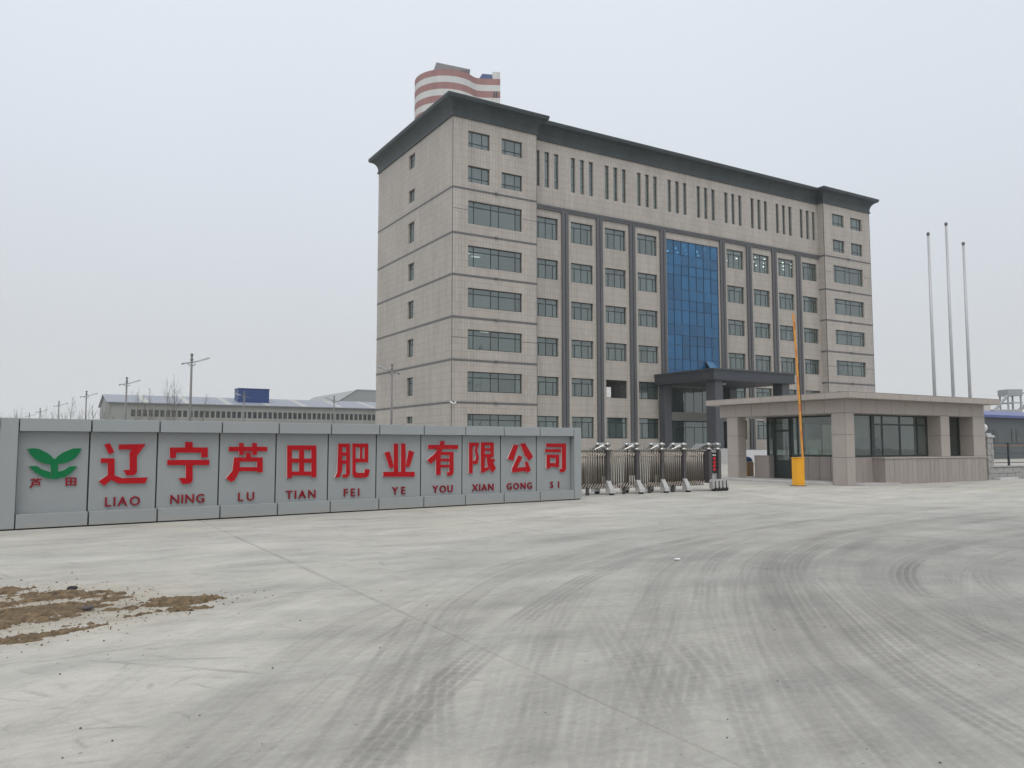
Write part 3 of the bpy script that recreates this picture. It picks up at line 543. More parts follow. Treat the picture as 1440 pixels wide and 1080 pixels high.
# portico
mb = MB(); mb.box(22.95, 33.8, -7.2, DR+0.05, 7.72, 8.5); mb.box(22.87, 33.88, -7.28, DR+0.04, 8.5, 8.66); mb.box(22.9, 33.85, -7.25, DR+0.03, 7.6, 7.72)
por = mb.build('portico_canopy', M['canopy'], bld)
for x in (23.4, 32.35):
    mb = MB(); mb.bbox(x, x+1.0, -6.9, -5.7, 1.2, 7.6, 0.03); mb.build('column', M['column'], por)
    mb = MB(); mb.bbox(x-0.1, x+0.8, -0.2, DR-0.2, 1.2, 7.6, 0.03); mb.build('column', M['column'], por)
MB().box(24.3, 32.4, -0.02, DR+0.1, 4.1, 4.95).build('entrance_beam', M['bronze'], por)
MB().lathe([(0.5, -0.1), (0.42, -0.16), (0.1, -0.18)], (26.5, -4.6, 7.62), 20).build('soffit_lamp', M['white'], por)
window(bld, (24.75, DR+0.2, 4.95), 7.25, 2.6, [(0, 2.6, [1.2, 2.42, 3.62, 4.82, 6.03])], M['frame'], M['glass'], name='entrance_glazing')
window(bld, (24.75, DR+0.2, 1.2), 7.25, 2.88, [(0, 2.3, [1.2, 2.42, 3.62, 4.82, 6.03]), (2.3, 2.88, [2.42, 4.82])], M['frame'], M['glass'], name='entrance_doors')
mb = MB(); mb.box(22.8, 33.95, -7.3, DR-0.08, 0, 1.2)
st = mb.build('entrance_terrace', M['lightstone'], bld)
for k in range(7): MB().box(24.2, 32.55, -7.3-0.32*(7-k), -7.3, 0.15*k+ (0.0 if k else 0), 0.15*(k+1)+0.02).build('step', M['lightstone'], st)
for x in (23.0, 32.6): MB().bbox(x, x+1.15, -9.7, -7.3, 0, 1.35, 0.02).build('parapet', M['lightstone'], st)
for x in (-0.25, 0.18):
    o = MB().tube([(0,0,0),(0,-0.3,-0.08)], [0.06,0.05], 8).box(-0.05,0.05,-0.1,0.12,0.05,0.12).build('security_camera', M['white'], bld, (0.15+x, -0.12, 5.2)); o.rotation_euler = (0, 0, R(-40 if x > 0 else 30))

# ------------------------------------------------------------------ name wall by the gate
M['alu'] = mat('grey_aluminium_panel', (0.29, 0.308, 0.312), 0.45, var=0.035, scale=0.8, spec=0.5)
M['alu2'] = mat('grey_aluminium_trim', (0.30, 0.318, 0.325), 0.42, var=0.03, scale=0.8)
M['black'] = mat('black_gap', (0.012, 0.013, 0.015), 0.7)
M['red'] = mat('red_letter_face', (0.40, 0.003, 0.008), 0.5, var=0.06, spec=0.2)
M['rim'] = mat('letter_edge', (0.62, 0.52, 0.51), 0.35)
M['darkred'] = mat('dark_red_letter', (0.24, 0.006, 0.016), 0.5, spec=0.2)
M['green'] = mat('green_emblem', (0.003, 0.15, 0.05), 0.5, var=0.06, spec=0.2)
M['rimw'] = mat('emblem_edge', (0.6, 0.62, 0.6), 0.4)
M['taupe'] = mat('taupe_panel', (0.3, 0.285, 0.25), 0.5)
for k_ in ('alu', 'alu2'):                 # dried splashes along the foot of the panels
    t_ = M[k_].node_tree; b_ = t_.nodes['Principled BSDF']; src = b_.inputs['Base Color'].links[0].from_socket
    g_ = t_.nodes.new('ShaderNodeNewGeometry'); s_ = t_.nodes.new('ShaderNodeSeparateXYZ'); t_.links.new(g_.outputs['Position'], s_.inputs[0])
    n_ = t_.nodes.new('ShaderNodeTexNoise'); n_.inputs['Scale'].default_value = 7; n_.inputs['Detail'].default_value = 7; n_.inputs['Roughness'].default_value = 0.7; t_.links.new(g_.outputs['Position'], n_.inputs['Vector'])
    a_ = t_.nodes.new('ShaderNodeMath'); a_.operation = 'MULTIPLY_ADD'; a_.inputs[1].default_value = 0.55; t_.links.new(n_.outputs['Fac'], a_.inputs[0]); t_.links.new(s_.outputs[2], a_.inputs[2])
    r_ = t_.nodes.new('ShaderNodeMapRange'); r_.inputs['From Min'].default_value = 0.46; r_.inputs['From Max'].default_value = 0.22; r_.inputs['To Max'].default_value = 0.6; t_.links.new(a_.outputs[0], r_.inputs['Value'])
    x_ = t_.nodes.new('ShaderNodeMix'); x_.data_type = 'RGBA'; x_.inputs[7].default_value = (0.33, 0.31, 0.27, 1); t_.links.new(r_.outputs[0], x_.inputs[0]); t_.links.new(src, x_.inputs[6]); t_.links.new(x_.outputs[2], b_.inputs['Base Color'])
sgn = tag(empty('name_wall', (-0.275, 17.934, 0), R(6.319)), 'long grey aluminium name wall with red characters and green leaf emblem', 'sign')
SH, PW = 2.13, 1.289
jx = [0.0, 1.25] + [1.25 + PW*k for k in range(1, 10)] + [14.16]
MB().box(-0.9, 14.44, 0.22, 0.62, 0.0, SH-0.01).build('core', M['alu2'], sgn)
MB().box(-0.9, 14.40, 0.03, 0.22, 0.0, 0.035).build('base_gap', M['black'], sgn)
g2 = 0.015
for a, b in zip(jx, jx[1:]):
    MB().bbox(a+g2, b-g2, 0.0, 0.21, 1.885, SH, 0.006).build('fascia_panel', M['alu2'], sgn)
    MB().bbox(a+g2, b-g2, 0.0, 0.21, 0.03, 0.295, 0.006).build('base_panel', M['alu'], sgn)
    MB().bbox(a+g2, b-g2, 0.18, 0.215, 0.297, 1.883, 0.004).build('letter_panel', M['alu'], sgn)
    if b < 14: MB().box(b-g2, b+g2, 0.195, 0.2195, 0.05, SH-0.03).build('joint', M['black'], sgn)
MB().bbox(14.165, 14.44, 0.0, 0.215, 0.03, SH+0.004, 0.008).build('end_post', M['alu2'], sgn)
MB().bbox(-0.30, -0.006, 0.0, 0.215, 0.03, SH+0.004, 0.008).build('end_post', M['alu2'], sgn)
MB().box(-0.9, -0.31, 0.0, 0.215, SH-0.14, SH).build('fascia_panel', M['alu2'], sgn); MB().box(-0.9, -0.31, 0.1, 0.215, 0.03, SH-0.145).build('letter_panel', M['taupe'], sgn)
def glyph(name, polys, parent, m, y0=0.12, y1=0.178):
    mb = MB()
    for k, p in enumerate(polys):
        mb.prism_xz([tuple(q) for q in p], y0 + 0.0006*k, y1, side=1)
    return mb.build(name, m, parent)
for k, (c, polys) in enumerate(CHARS.items()): tag(glyph('character', polys, sgn, [M['red'], M['rim']]), 'red raised character ' + c)
tag(glyph('emblem', LOGO, sgn, [M['green'], M['rimw']]), 'green twin leaf sprout emblem')
def fit(polys, x0, x1, z0, z1):
    xs = [p[0] for q in polys for p in q]; zs = [p[1] for q in polys for p in q]
    f = lambda p: (x0 + (p[0]-min(xs))/(max(xs)-min(xs))*(x1-x0), z0 + (p[1]-min(zs))/(max(zs)-min(zs))*(z1-z0))
    return [[f(p) for p in q] for q in polys]
glyph('character', fit(CHARS['芦'], 0.23, 0.43, 0.785, 0.974), sgn, [M['darkred'], M['rim']], 0.15)
glyph('character', fit(CHARS['田'], 0.84, 1.038, 0.805, 0.972), sgn, [M['darkred'], M['rim']], 0.15)
# pinyin, one mesh per letter
_gl = {}
def letter_mesh(ch):
    if ch not in _gl:
        cu = bpy.data.curves.new('t', 'FONT'); cu.body = ch; cu.size = 1.0; cu.extrude = 0.07; cu.offset = 0.006; cu.resolution_u = 3
        o = bpy.data.objects.new('t', cu); col.objects.link(o)
        me = bpy.data.meshes.new_from_object(o.evaluated_get(bpy.context.evaluated_depsgraph_get()))
        bpy.data.objects.remove(o); bpy.data.curves.remove(cu)
        xs = [v.co.x for v in me.vertices]; ys = [v.co.y for v in me.vertices]
        h = max(ys) - min(ys); s = 0.188 / (max(ys) - min(ys)); x0 = min(xs); y0 = min(ys)
        for v in me.vertices: v.co = Vector(((v.co.x-x0)*s, -v.co.z*s, (v.co.y-y0)*s))
        me.name = 'letter'; me.materials.clear(); me.materials.append(M['darkred']); _gl[ch] = (me, (max(xs)-x0)*s)
    return _gl[ch]
for word, a, b in PINYIN:
    ms = [letter_mesh(c) for c in word]; tot = sum(x[1] for x in ms); gp = (b - a - tot) / max(1, len(word)-1); x = a
    for me, wd in ms:
        link('letter', me, sgn, (x, 0.166, 0.368)); x += wd + gp

# ------------------------------------------------------------------ folding stainless gate
M['steel'] = mat('brushed_steel', (0.25, 0.225, 0.195), 0.38, metal=0.9, var=0.14, scale=6)
M['chrome'] = mat('polished_steel', (0.4, 0.39, 0.37), 0.25, metal=1.0, var=0.08, scale=5)
M['silver'] = mat('silver_sheet', (0.45, 0.44, 0.43), 0.28, metal=0.25, var=0.1, scale=5)
M['post'] = mat('bronze_gate_post', (0.1, 0.09, 0.092), 0.35, metal=0.4, var=0.15, scale=4)
M['rubber'] = mat('rubber', (0.02, 0.02, 0.02), 0.8)
gate = tag(empty('folding_gate', (0, 0, 0)), 'folding stainless steel picket gate on wheels beside the name wall', 'gate')
GF, GB = 21.0, 21.42        # front and back picket rows
bar = MB().tube([(0,0,0.2),(0,0,1.40)], 0.026, 7).lathe([(0.01,1.40),(0.026,1.415),(0.03,1.44),(0.012,1.47),(0.004,1.52)], n=7).mesh('picket', M['steel'], True)
x = 14.1; k = 0
rg = random.Random(5)
while x < 20.5:
    for y in (GF, GB): link('picket', bar, gate, (x + (0.055 if y == GB else 0) + rg.uniform(-0.006, 0.006), y, 0), rg.uniform(0, 3))
    x += 0.096
nb = int((20.5-14.1)/0.112)
for y in (GF, GB):                                     # scissor links, low and high
    for (z0, z1) in ((0.22, 0.36), (1.24, 1.36)):
        mb = MB()
        for i in range(nb):
            xa = 14.1 + 0.112*i; mb.tube([(xa, y-0.03, z0), (xa+0.112, y-0.03, z1)], 0.011, 5); mb.tube([(xa, y+0.03, z1), (xa+0.112, y+0.03, z0)], 0.011, 5)
        tag(mb.build('scissor_links', M['steel'], gate), kind='stuff')
for xw in (15.35, 16.85, 17.95, 19.0):                 # little castors between the towers
    mb = MB(); mb.tube([(0,-0.05,0),(0,0.05,0)], 0.055, 12); mb.box(-0.02,0.02,-0.07,0.07,0.0,0.2); mb.build('castor', M['post'], gate, (xw, GF-0.02, 0.055))
def tower(x):
    t = MB(); t.bbox(x-0.058, x+0.058, GF-0.12, GF+0.02, 0.25, 1.44, 0.012); t.bbox(x-0.058, x+0.058, GB-0.02, GB+0.12, 0.25, 1.44, 0.012); t.box(x-0.05, x+0.05, GF+0.02, GB-0.02, 0.6, 1.3)
    o = t.build('gate_tower', M['post'], gate)
    for y, s in ((GF-0.06, -1), (GB+0.06, 1)):
        c = MB(); c.lathe([(0.05,1.42),(0.12,1.455),(0.145,1.49),(0.06,1.53),(0.04,1.56),(0.1,1.6),(0.135,1.64),(0.09,1.69),(0.02,1.72)], (x, y, 0), 14); c.build('lamp_cap', M['chrome'], o, smooth=True)
    c = MB(); c.add([(x-0.09,GF-0.1,1.56),(x+0.06,GF-0.1,1.70),(x+0.06,GB+0.1,1.70),(x-0.09,GB+0.1,1.56),(x-0.42,GF+0.06,1.47),(x-0.42,GB-0.06,1.47)], [(0,1,2,3),(4,0,3,5)])
    c.tube([(x-0.42,GF+0.06,1.48),(x+0.02,GF-0.06,1.69)], 0.02, 6); c.tube([(x-0.42,GB-0.06,1.48),(x+0.02,GB+0.06,1.69)], 0.02, 6); c.build('hood', M['chrome'], o)
    for y, s in ((GF-0.06, -1), (GB+0.06, 1)):        # sloping wheel guard with its wheel
        wg = MB(); wg.add([(x-0.1,y,0.08),(x+0.1,y,0.08),(x+0.08,y,0.46),(x-0.08,y,0.46),(x-0.1,y+s*0.26,0.06),(x+0.1,y+s*0.26,0.06),(x+0.1,y+s*0.24,0.16),(x-0.1,y+s*0.24,0.16),(x-0.07,y+s*0.05,0.47),(x+0.07,y+s*0.05,0.47)],[(0,1,2,3),(4,7,6,5),(7,8,9,6),(8,3,2,9),(0,3,8,7,4),(1,5,6,9,2),(0,4,5,1)]); wg.build('wheel_guard', M['silver'], o)
        wh = MB(); wh.tube([(x+0.06, y+s*0.05, 0.06), (x+0.06, y+s*0.2, 0.06)], 0.06, 14); wh.build('wheel', M['rubber'], o)
for x in (16.15, 17.39, 18.49, 19.5): tower(x)
# drive head with its display
hd = MB(); hd.bbox(20.62, 20.75, GF-0.16, GB+0.12, 0.28, 1.42, 0.012); hd.bbox(21.07, 21.2, GF-0.16, GB+0.12, 0.28, 1.42, 0.012); hdo = hd.build('drive_head', M['post'], gate)
MB().box(20.75, 21.07, GF-0.06, GB+0.06, 0.3, 1.40).build('housing', M['silver'], hdo)
MB().box(20.78, 21.04, GF-0.1, GF-0.06, 0.62, 1.36).build('display', M['black'], hdo)
mb = MB()
for zz, pat in ((1.22, 'w'), (1.08, 'r'), (0.98, 'r'), (0.88, 'r'), (0.78, 'r')):
    pass
M['ledred'] = emit_mat('red_led', (0.9, 0.05, 0.06), 0.6); M['ledw'] = emit_mat('white_led', (0.9, 0.9, 0.9), 0.5)
rgl = random.Random(9)
for zz in (1.1, 0.97, 0.84, 0.71):
    mb = MB()
    for a, b, c, d in ((-.06,.06,.07,.085),(-.06,.06,.0,.015),(-.06,.06,.035,.05),(-.06,-.045,.0,.085),(.045,.06,.0,.085),(-.01,.01,-.01,.1)):
        if rgl.random() < .8: mb.box(20.91+a, 20.91+b, GF-0.106, GF-0.1, zz+c, zz+d)
    mb.build('lit_sign_mark', M['ledred'], hdo)
mb = MB()
for k in range(3): mb.box(20.83+0.055*k, 20.87+0.055*k, GF-0.106, GF-0.1, 1.24, 1.29)
mb.build('lit_sign_mark', M['ledw'], hdo)
for x in (20.68, 21.13):
    c = MB(); c.lathe([(0.05,1.42),(0.12,1.455),(0.145,1.49),(0.06,1.53),(0.04,1.56),(0.1,1.6),(0.135,1.64),(0.09,1.69),(0.02,1.72)], (x, GF-0.06, 0), 14); c.build('lamp_cap', M['chrome'], hdo, smooth=True)
mb = MB(); mb.add([(20.2,GF+0.06,1.47),(20.62,GF-0.1,1.68),(20.62,GB+0.1,1.68),(20.2,GB-0.06,1.47)], [(0,1,2,3)]); mb.tube([(20.2,GF+0.06,1.48),(21.1,GF-0.04,1.7)], 0.025, 6); mb.build('hood', M['chrome'], hdo)
mb = MB(); mb.prism_xz([(20.58,0.08),(20.58,0.34),(20.64,0.42),(21.22,0.42),(21.36,0.16),(21.34,0.07)], GF-0.34, GF-0.16)
mb.build('wheel_guard', M['silver'], hdo)
for x in (20.7, 20.88, 21.06, 21.24): MB().tube([(x, GF-0.38, 0.065), (x, GF-0.2, 0.065)], 0.065, 14).build('wheel', M['rubber'], hdo); MB().box(x-0.012, x+0.012, GF-0.36, GF-0.34, 0.1, 0.36).build('rib', M['rubber'], hdo)

# ------------------------------------------------------------------ guard house
M['gstone'] = mat('pinkish_granite_panel', (0.37, 0.325, 0.295), 0.5, var=0.07, scale=1.6, bump=0.08, bscale=60)
M['gstone2'] = mat('granite_strip', (0.335, 0.292, 0.268), 0.5, var=0.12, scale=2.6, streak=0.1)
M['gglass'] = glass_mat('clear_guard_glass', (0.6, 0.7, 0.65), (0.16, 0.19, 0.175), 2.0, 0.82, 0.01, 0.05, 0.9)
M['gwhite'] = mat('white_wall_paint', (0.78, 0.78, 0.76), 0.8)
M['cement'] = mat('cement_slab', (0.42, 0.41, 0.395), 0.85, var=0.1)
GXo, GYo = 27.95, 20.65
gh = tag(empty('guard_house', (GXo, GYo, 0)), 'single storey granite clad guard house with flat roof and corner pillars', 'guard house')
JG = 0.007
def clad_x(mb_parent, name, x0, x1, y, z0, z1, nx=1, nz=None, zs=None, d=0.03, m=None):
    """panels on a wall facing -y; y is the wall face, panels stand proud by d"""
    zs = zs or [z0, z1]
    for i in range(nx):
        a, b = x0 + (x1-x0)*i/nx, x0 + (x1-x0)*(i+1)/nx
        for c, e in zip(zs, zs[1:]): MB().bbox(a+JG, b-JG, y-d, y, c+JG, e-JG, 0.003).build(name, m or M['gstone'], mb_parent)
def clad_y(mb_parent, name, y0, y1, x, z0, z1, ny=1, zs=None, d=0.03, m=None):
    zs = zs or [z0, z1]
    for i in range(ny):
        a, b = y0 + (y1-y0)*i/ny, y0 + (y1-y0)*(i+1)/ny
        for c, e in zip(zs, zs[1:]): MB().bbox(x-d, x, a+JG, b-JG, c+JG, e-JG, 0.003).build(name, m or M['gstone'], mb_parent)
D = 0.03
PZ = [0.0, 1.13, 2.05, 2.93]
def pillar(x0, x1, y0, y1):
    p = MB().box(x0+D, x1-D, y0+D, y1-D, 0, 2.93).build('pillar', M['belt'], gh)
    clad_x(p, 'panel', x0, x1, y0+D, 0, 0, 1, zs=PZ); clad_y(p, 'panel', y0+D, y1-D, x0+D, 0, 0, 1, zs=PZ)
    for c, e in zip(PZ, PZ[1:]):
        MB().box(x1-D, x1, y0+D+JG, y1-D-JG, c+JG, e-JG).build('panel', M['gstone'], p); MB().box(x0+JG, x1-JG, y1-D, y1, c+JG, e-JG).build('panel', M['gstone'], p)
pillar(0, 0.53, 0, 0.68); pillar(0, 0.53, 5.75, 6.43)
# band and roof
bd = MB().box(D, 10.05-D, D, 6.9-D, 2.935, 3.5).build('fascia_band', M['belt'], gh)
clad_x(bd, 'panel', 0, 10.05, D, 2.93, 3.49, 10); clad_y(bd, 'panel', D, 6.9-D, D, 2.93, 3.49, 7)
MB().box(D, 10.05-D, D, 6.9-D, 2.92, 2.933).build('soffit', M['gstone'], bd)
rf = MB().box(-0.5+D, 10.45-D, -0.55+D, 7.3-D, 3.50, 3.735).build('roof', M['belt'], gh)
clad_x(rf, 'edge_panel', -0.5, 10.45, -0.55+D, 3.495, 3.735, 10); clad_y(rf, 'edge_panel', -0.55+D, 7.3-D, -0.5+D, 3.495, 3.735, 7)
MB().box(-0.5+D, 10.45-D, -0.55+D, 7.3-D, 3.488, 3.499).build('soffit', M['gstone'], rf); MB().box(-0.5, 10.45, -0.55, 7.3, 3.737, 3.75).build('roof_sheet', M['gstone'], rf)
# low walls and window columns
lw = MB().box(2.45+D, 10.08-D, D, 0.62, 0, 1.06).build('low_wall', M['belt'], gh)
clad_x(lw, 'strip', 2.45, 10.08, D, 0, 1.05, 24, m=M['gstone2']); clad_y(lw, 'strip', D, 0.62, 2.45+D, 0, 1.05, 2, m=M['gstone2'])
MB().bbox(2.43, 10.12, -0.03, 0.62, 1.055, 1.125, 0.006).build('sill', M['gstone'], lw)
rw = MB().box(0.53, 2.46, 0.6, 0.8, 0.05, 1.12).build('low_wall', M['belt'], gh); clad_x(rw, 'panel', 0.53, 2.45, 0.6, 0.06, 1.12, 3, m=M['gstone2'])
for a, b in ((6.53, 7.21), (9.08, 10.07)):
    c = MB().box(a+D, b-D, D, 0.75, 1.125, 2.93).build('window_column', M['belt'], gh)
    clad_x(c, 'panel', a, b, D, 0, 0, 1, zs=[1.13, 2.05, 2.93]); clad_y(c, 'panel', D, 0.75, a+D, 0, 0, 1, zs=[1.13, 2.05, 2.93])
# glazing
FY = 0.62
window(gh, (0.6, FY, 1.13), 2.02, 1.8, [(0, 1.8, [])], M['frame'], M['gglass'], fw=0.07, fd=0.09)
window(gh, (2.66, FY, 1.13), 3.9, 1.8, [(0, 1.38, [0.62, 1.86, 3.12]), (1.38, 1.8, [0.62, 1.86, 3.12])], M['frame'], M['gglass'], fw=0.07, fd=0.09)
window(gh, (7.24, FY, 1.13), 1.82, 1.8, [(0, 1.8, [1.0])], M['frame'], M['gglass'], fw=0.07, fd=0.09)
MB().box(2.5, 2.68, FY-0.02, FY+0.14, 1.13, 2.93).build('corner_post', M['frame'], gh)
CX = 1.5        # cabin side wall behind the porch
# side wall: window, door, narrow light (running away from the camera)
sw = MB().box(CX+D, CX+0.2, 0.8, 3.62, 0.12, 1.13).build('low_wall', M['belt'], gh); clad_y(sw, 'panel', 0.8, 3.62, CX+D, 0.12, 1.13, 5, m=M['gstone2'])
window(gh, (CX, 3.98, 1.13), 3.2, 1.8, [(0, 1.8, [0.35, 2.75])], M['frame'], M['gglass'], rz=R(-90), fw=0.08, fd=0.1)
dr = window(gh, (CX, 4.98, 0.14), 0.96, 2.79, [(0, 0.75, []), (0.75, 2.15, []), (2.15, 2.79, [])], M['frame'], M['gglass'], rz=R(-90), fw=0.1, fd=0.1, name='door')
MB().tube([(0.8,-0.05,0.95),(0.8,-0.05,1.25)], 0.015, 6).build('handle', M['chrome'], dr)
MB().box(0.1, 0.86, -0.004, 0.02, 0.1, 0.72).build('kick_panel', M['frame'], dr)
window(gh, (CX, 5.38, 1.13), 0.4, 1.8, [(0, 1.8, [])], M['frame'], M['gglass'], rz=R(-90), fw=0.06, fd=0.1)
nb_ = MB().box(CX-0.35+D, CX-0.01, 5.0, 5.85, 0.12, 1.12).build('low_wall', M['belt'], gh); clad_x(nb_, 'panel', CX-0.35, CX-0.01, 5.0, 0.12, 1.12, 1); clad_y(nb_, 'panel', 5.0, 5.85, CX-0.35+D, 0.12, 1.12, 1); MB().box(CX-0.35,CX-0.01,4.97,5.85,1.12,1.15).build('cap', M['gstone'], nb_)
# rear and far walls, floor, furniture inside
MB().box(CX, 10.05, 5.38, 5.55, 0.1, 1.1).box(9.9, 10.06, 0.78, 5.38, 0.1, 2.93).box(6.9, 7.1, 0.8, 5.38, 0.1, 2.93).box(CX, 10.05, 5.38, 5.55, 2.7, 2.93).box(7.0, 10.05, 5.38, 5.55, 1.1, 2.7).build('inner_wall', M['gwhite'], gh)
window(gh, (CX+0.1, 5.42, 1.1), 5.3, 1.6, [(0, 1.6, [1.3, 2.6, 3.9])], M['frame'], M['gglass'])
MB().bbox(-0.35, 10.3, 0.9, 7.0, 0.0, 0.12, 0.01).build('floor_slab', M['cement'], gh)
MB().bbox(0.5, 2.9, -0.42, 0.58, 0.0, 0.07, 0.01).build('threshold_slab', M['cement'], gh)
MB().bbox(-0.5, 1.3, 0.7, 0.9, 0, 0.1, 0.01).bbox(-0.5, 0.0, 0.9, 5.7, 0, 0.1, 0.01).build('kerb', M['cement'], gh)
M['lamp_grey'] = mat('grey_cabinet_paint', (0.28, 0.3, 0.3), 0.5)
M['wood'] = mat('desk_wood', (0.16, 0.09, 0.05), 0.5)
mn = tag(empty('computer_monitor', (GXo+4.1, GYo+1.5, 1.15)), 'black computer monitor on the desk behind the front window', 'monitor')
MB().bbox(-0.28, 0.28, 0.0, 0.04, 0.1, 0.44, 0.008).build('screen', M['black'], mn); MB().box(-0.03, 0.03, 0.04, 0.07, 0.0, 0.3).box(-0.12, 0.12, -0.04, 0.14, 0.0, 0.012).build('stand', M['black'], mn)
ca = tag(empty('filing_cabinet', (GXo+6.2, GYo+3.2, 0.12)), 'grey filing cabinet against the inner guard house wall', 'cabinet')
MB().bbox(0, 0.6, 0, 0.9, 0, 1.85, 0.01).build('carcass', M['lamp_grey'], ca)
for k in range(2): MB().box(-0.012, 0.0, 0.02+0.44*k, 0.44+0.44*k, 0.05, 1.8).build('door', M['lamp_grey'], ca)
dk = tag(empty('desk', (GXo+3.4, GYo+1.2, 0.12)), 'dark wooden desk inside the guard house behind the front window', 'desk')
MB().bbox(0, 1.5, 0, 0.7, 0.98, 1.03, 0.01).build('desk_top', M['wood'], dk); MB().box(0.03, 0.06, 0.05, 0.65, 0, 0.98).build('side_panel', M['wood'], dk); MB().box(1.44, 1.47, 0.05, 0.65, 0, 0.98).build('side_panel', M['wood'], dk)

# cardboard box with a blue bag on it, in the porch
M['card'] = mat('cardboard', (0.42, 0.24, 0.10), 0.8); M['bag'] = mat('blue_plastic', (0.02, 0.06, 0.2), 0.5)
cb = tag(empty('cardboard_box', (30.35, 28.1, 0.02), R(12)), 'brown cardboard box standing behind the guard house porch', 'box')
MB().bbox(0, 0.6, 0, 0.5, 0, 0.78, 0.008).build('carton', M['card'], cb); MB().box(0.26, 0.34, -0.004, 0.0, 0, 0.77).build('tape', M['taupe'], cb)
bg = MB(); bmv = []
b_ = bmesh.new(); bmesh.ops.create_icosphere(b_, subdivisions=3, radius=0.3)
for v in b_.verts:
    n_ = noise.noise(v.co * 6) * 0.1; v.co = Vector((v.co.x*1.25, v.co.y*0.8, max(v.co.z, -0.02)*0.8)) * (1 + n_)
me = bpy.data.meshes.new('plastic_bag'); b_.to_mesh(me); b_.free(); me.materials.append(M['bag'])
bgo = tag(link('plastic_bag', me, None, (30.62, 28.4, 0.83)), 'crumpled dark blue plastic bag on top of the cardboard box', 'bag')

# ------------------------------------------------------------------ barrier
M['yellow'] = mat('yellow_paint', (0.78, 0.36, 0.008), 0.35, var=0.06); M['orange'] = mat('orange_arm', (0.62, 0.28, 0.05), 0.45, var=0.12)
ba = tag(empty('boom_barrier', (26.2, 21.62, 0), R(-8)), 'yellow boom barrier with its long orange arm raised upright', 'barrier')
MB().bbox(-0.17, 0.2, -0.17, 0.17, 0.03, 1.1, 0.02).build('cabinet', M['yellow'], ba); MB().box(-0.23, 0.23, -0.22, 0.22, 0, 0.03).build('base_plate', M['belt'], ba)
MB().bbox(-0.185, 0.21, -0.185, 0.185, 1.1, 1.135, 0.01).build('lid', M['yellow'], ba)
MB().box(-0.15, 0.15, -0.176, -0.17, 0.15, 1.0).build('door', M['yellow'], ba)
MB().bbox(0.2, 0.27, -0.07, 0.07, 0.78, 1.12, 0.01).build('pivot_bracket', M['white'], ba)
arm = MB(); pts = [(0.26, -0.01, 0.95), (0.235, -0.01, 1.6), (0.17, -0.01, 3.2), (0.07, -0.01, 5.2), (-0.03, -0.01, 6.95)]
for (p, q), r_ in zip(zip(pts, pts[1:]), (0.042, 0.046, 0.044, 0.04)):
    arm.add([(p[0]-r_,p[1]-.02,p[2]),(p[0]+r_,p[1]-.02,p[2]),(p[0]+r_,p[1]+.02,p[2]),(p[0]-r_,p[1]+.02,p[2]),(q[0]-r_,q[1]-.02,q[2]),(q[0]+r_,q[1]-.02,q[2]),(q[0]+r_,q[1]+.02,q[2]),(q[0]-r_,q[1]+.02,q[2])],
            [(0,3,2,1),(4,5,6,7),(0,1,5,4),(1,2,6,5),(2,3,7,6),(3,0,4,7)])
armo = arm.build('arm', M['orange'], ba)
M['redstripe'] = mat('dull_orange_reflector', (0.5, 0.17, 0.04), 0.4)
for z in (1.9, 3.0, 4.1, 5.2, 6.3):
    x = 0.24 - (z-1.6)*0.0505; MB().box(x-0.045, x+0.05, -0.036, -0.0312, z, z+0.3).build('reflector', M['redstripe'], armo)
mb = MB(); mb.tube([(0.3,-0.03,1.35),(0.255,-0.03,2.4),(0.235,-0.03,3.3),(0.175,-0.03,4.2),(0.14,-0.03,4.9)], 0.014, 6); mb.build('cable', M['rubber'], armo)

# ------------------------------------------------------------------ flagpoles
M['pole'] = mat('steel_pole', (0.42, 0.425, 0.44), 0.4, metal=0.2, var=0.08, scale=3)
for x, h, lab in ((46.28, 14.6, 'left of three bare steel flagpoles behind the guard house roof'), (48.22, 15.5, 'tallest middle one of three bare steel flagpoles behind guard house'), (50.04, 14.5, 'right of three bare steel flagpoles behind the guard house roof')):
    f = tag(empty('flagpole', (x, 28.0, 0)), lab, 'flagpole', 'flagpoles behind the guard house')
    MB().tube([(0,0,0),(0,0,h-0.25)], [0.11,0.065], 12).build('pole', M['pole'], f, smooth=True)
    MB().lathe([(0.05,h-0.3),(0.065,h-0.24),(0.1,h-0.1),(0.08,h-0.05),(0.03,h)], n=12).build('truck', M['belt'], f, smooth=True)
    MB().bbox(-0.35,0.35,-0.35,0.35,0,0.25,0.02).build('base', M['cement'], f)

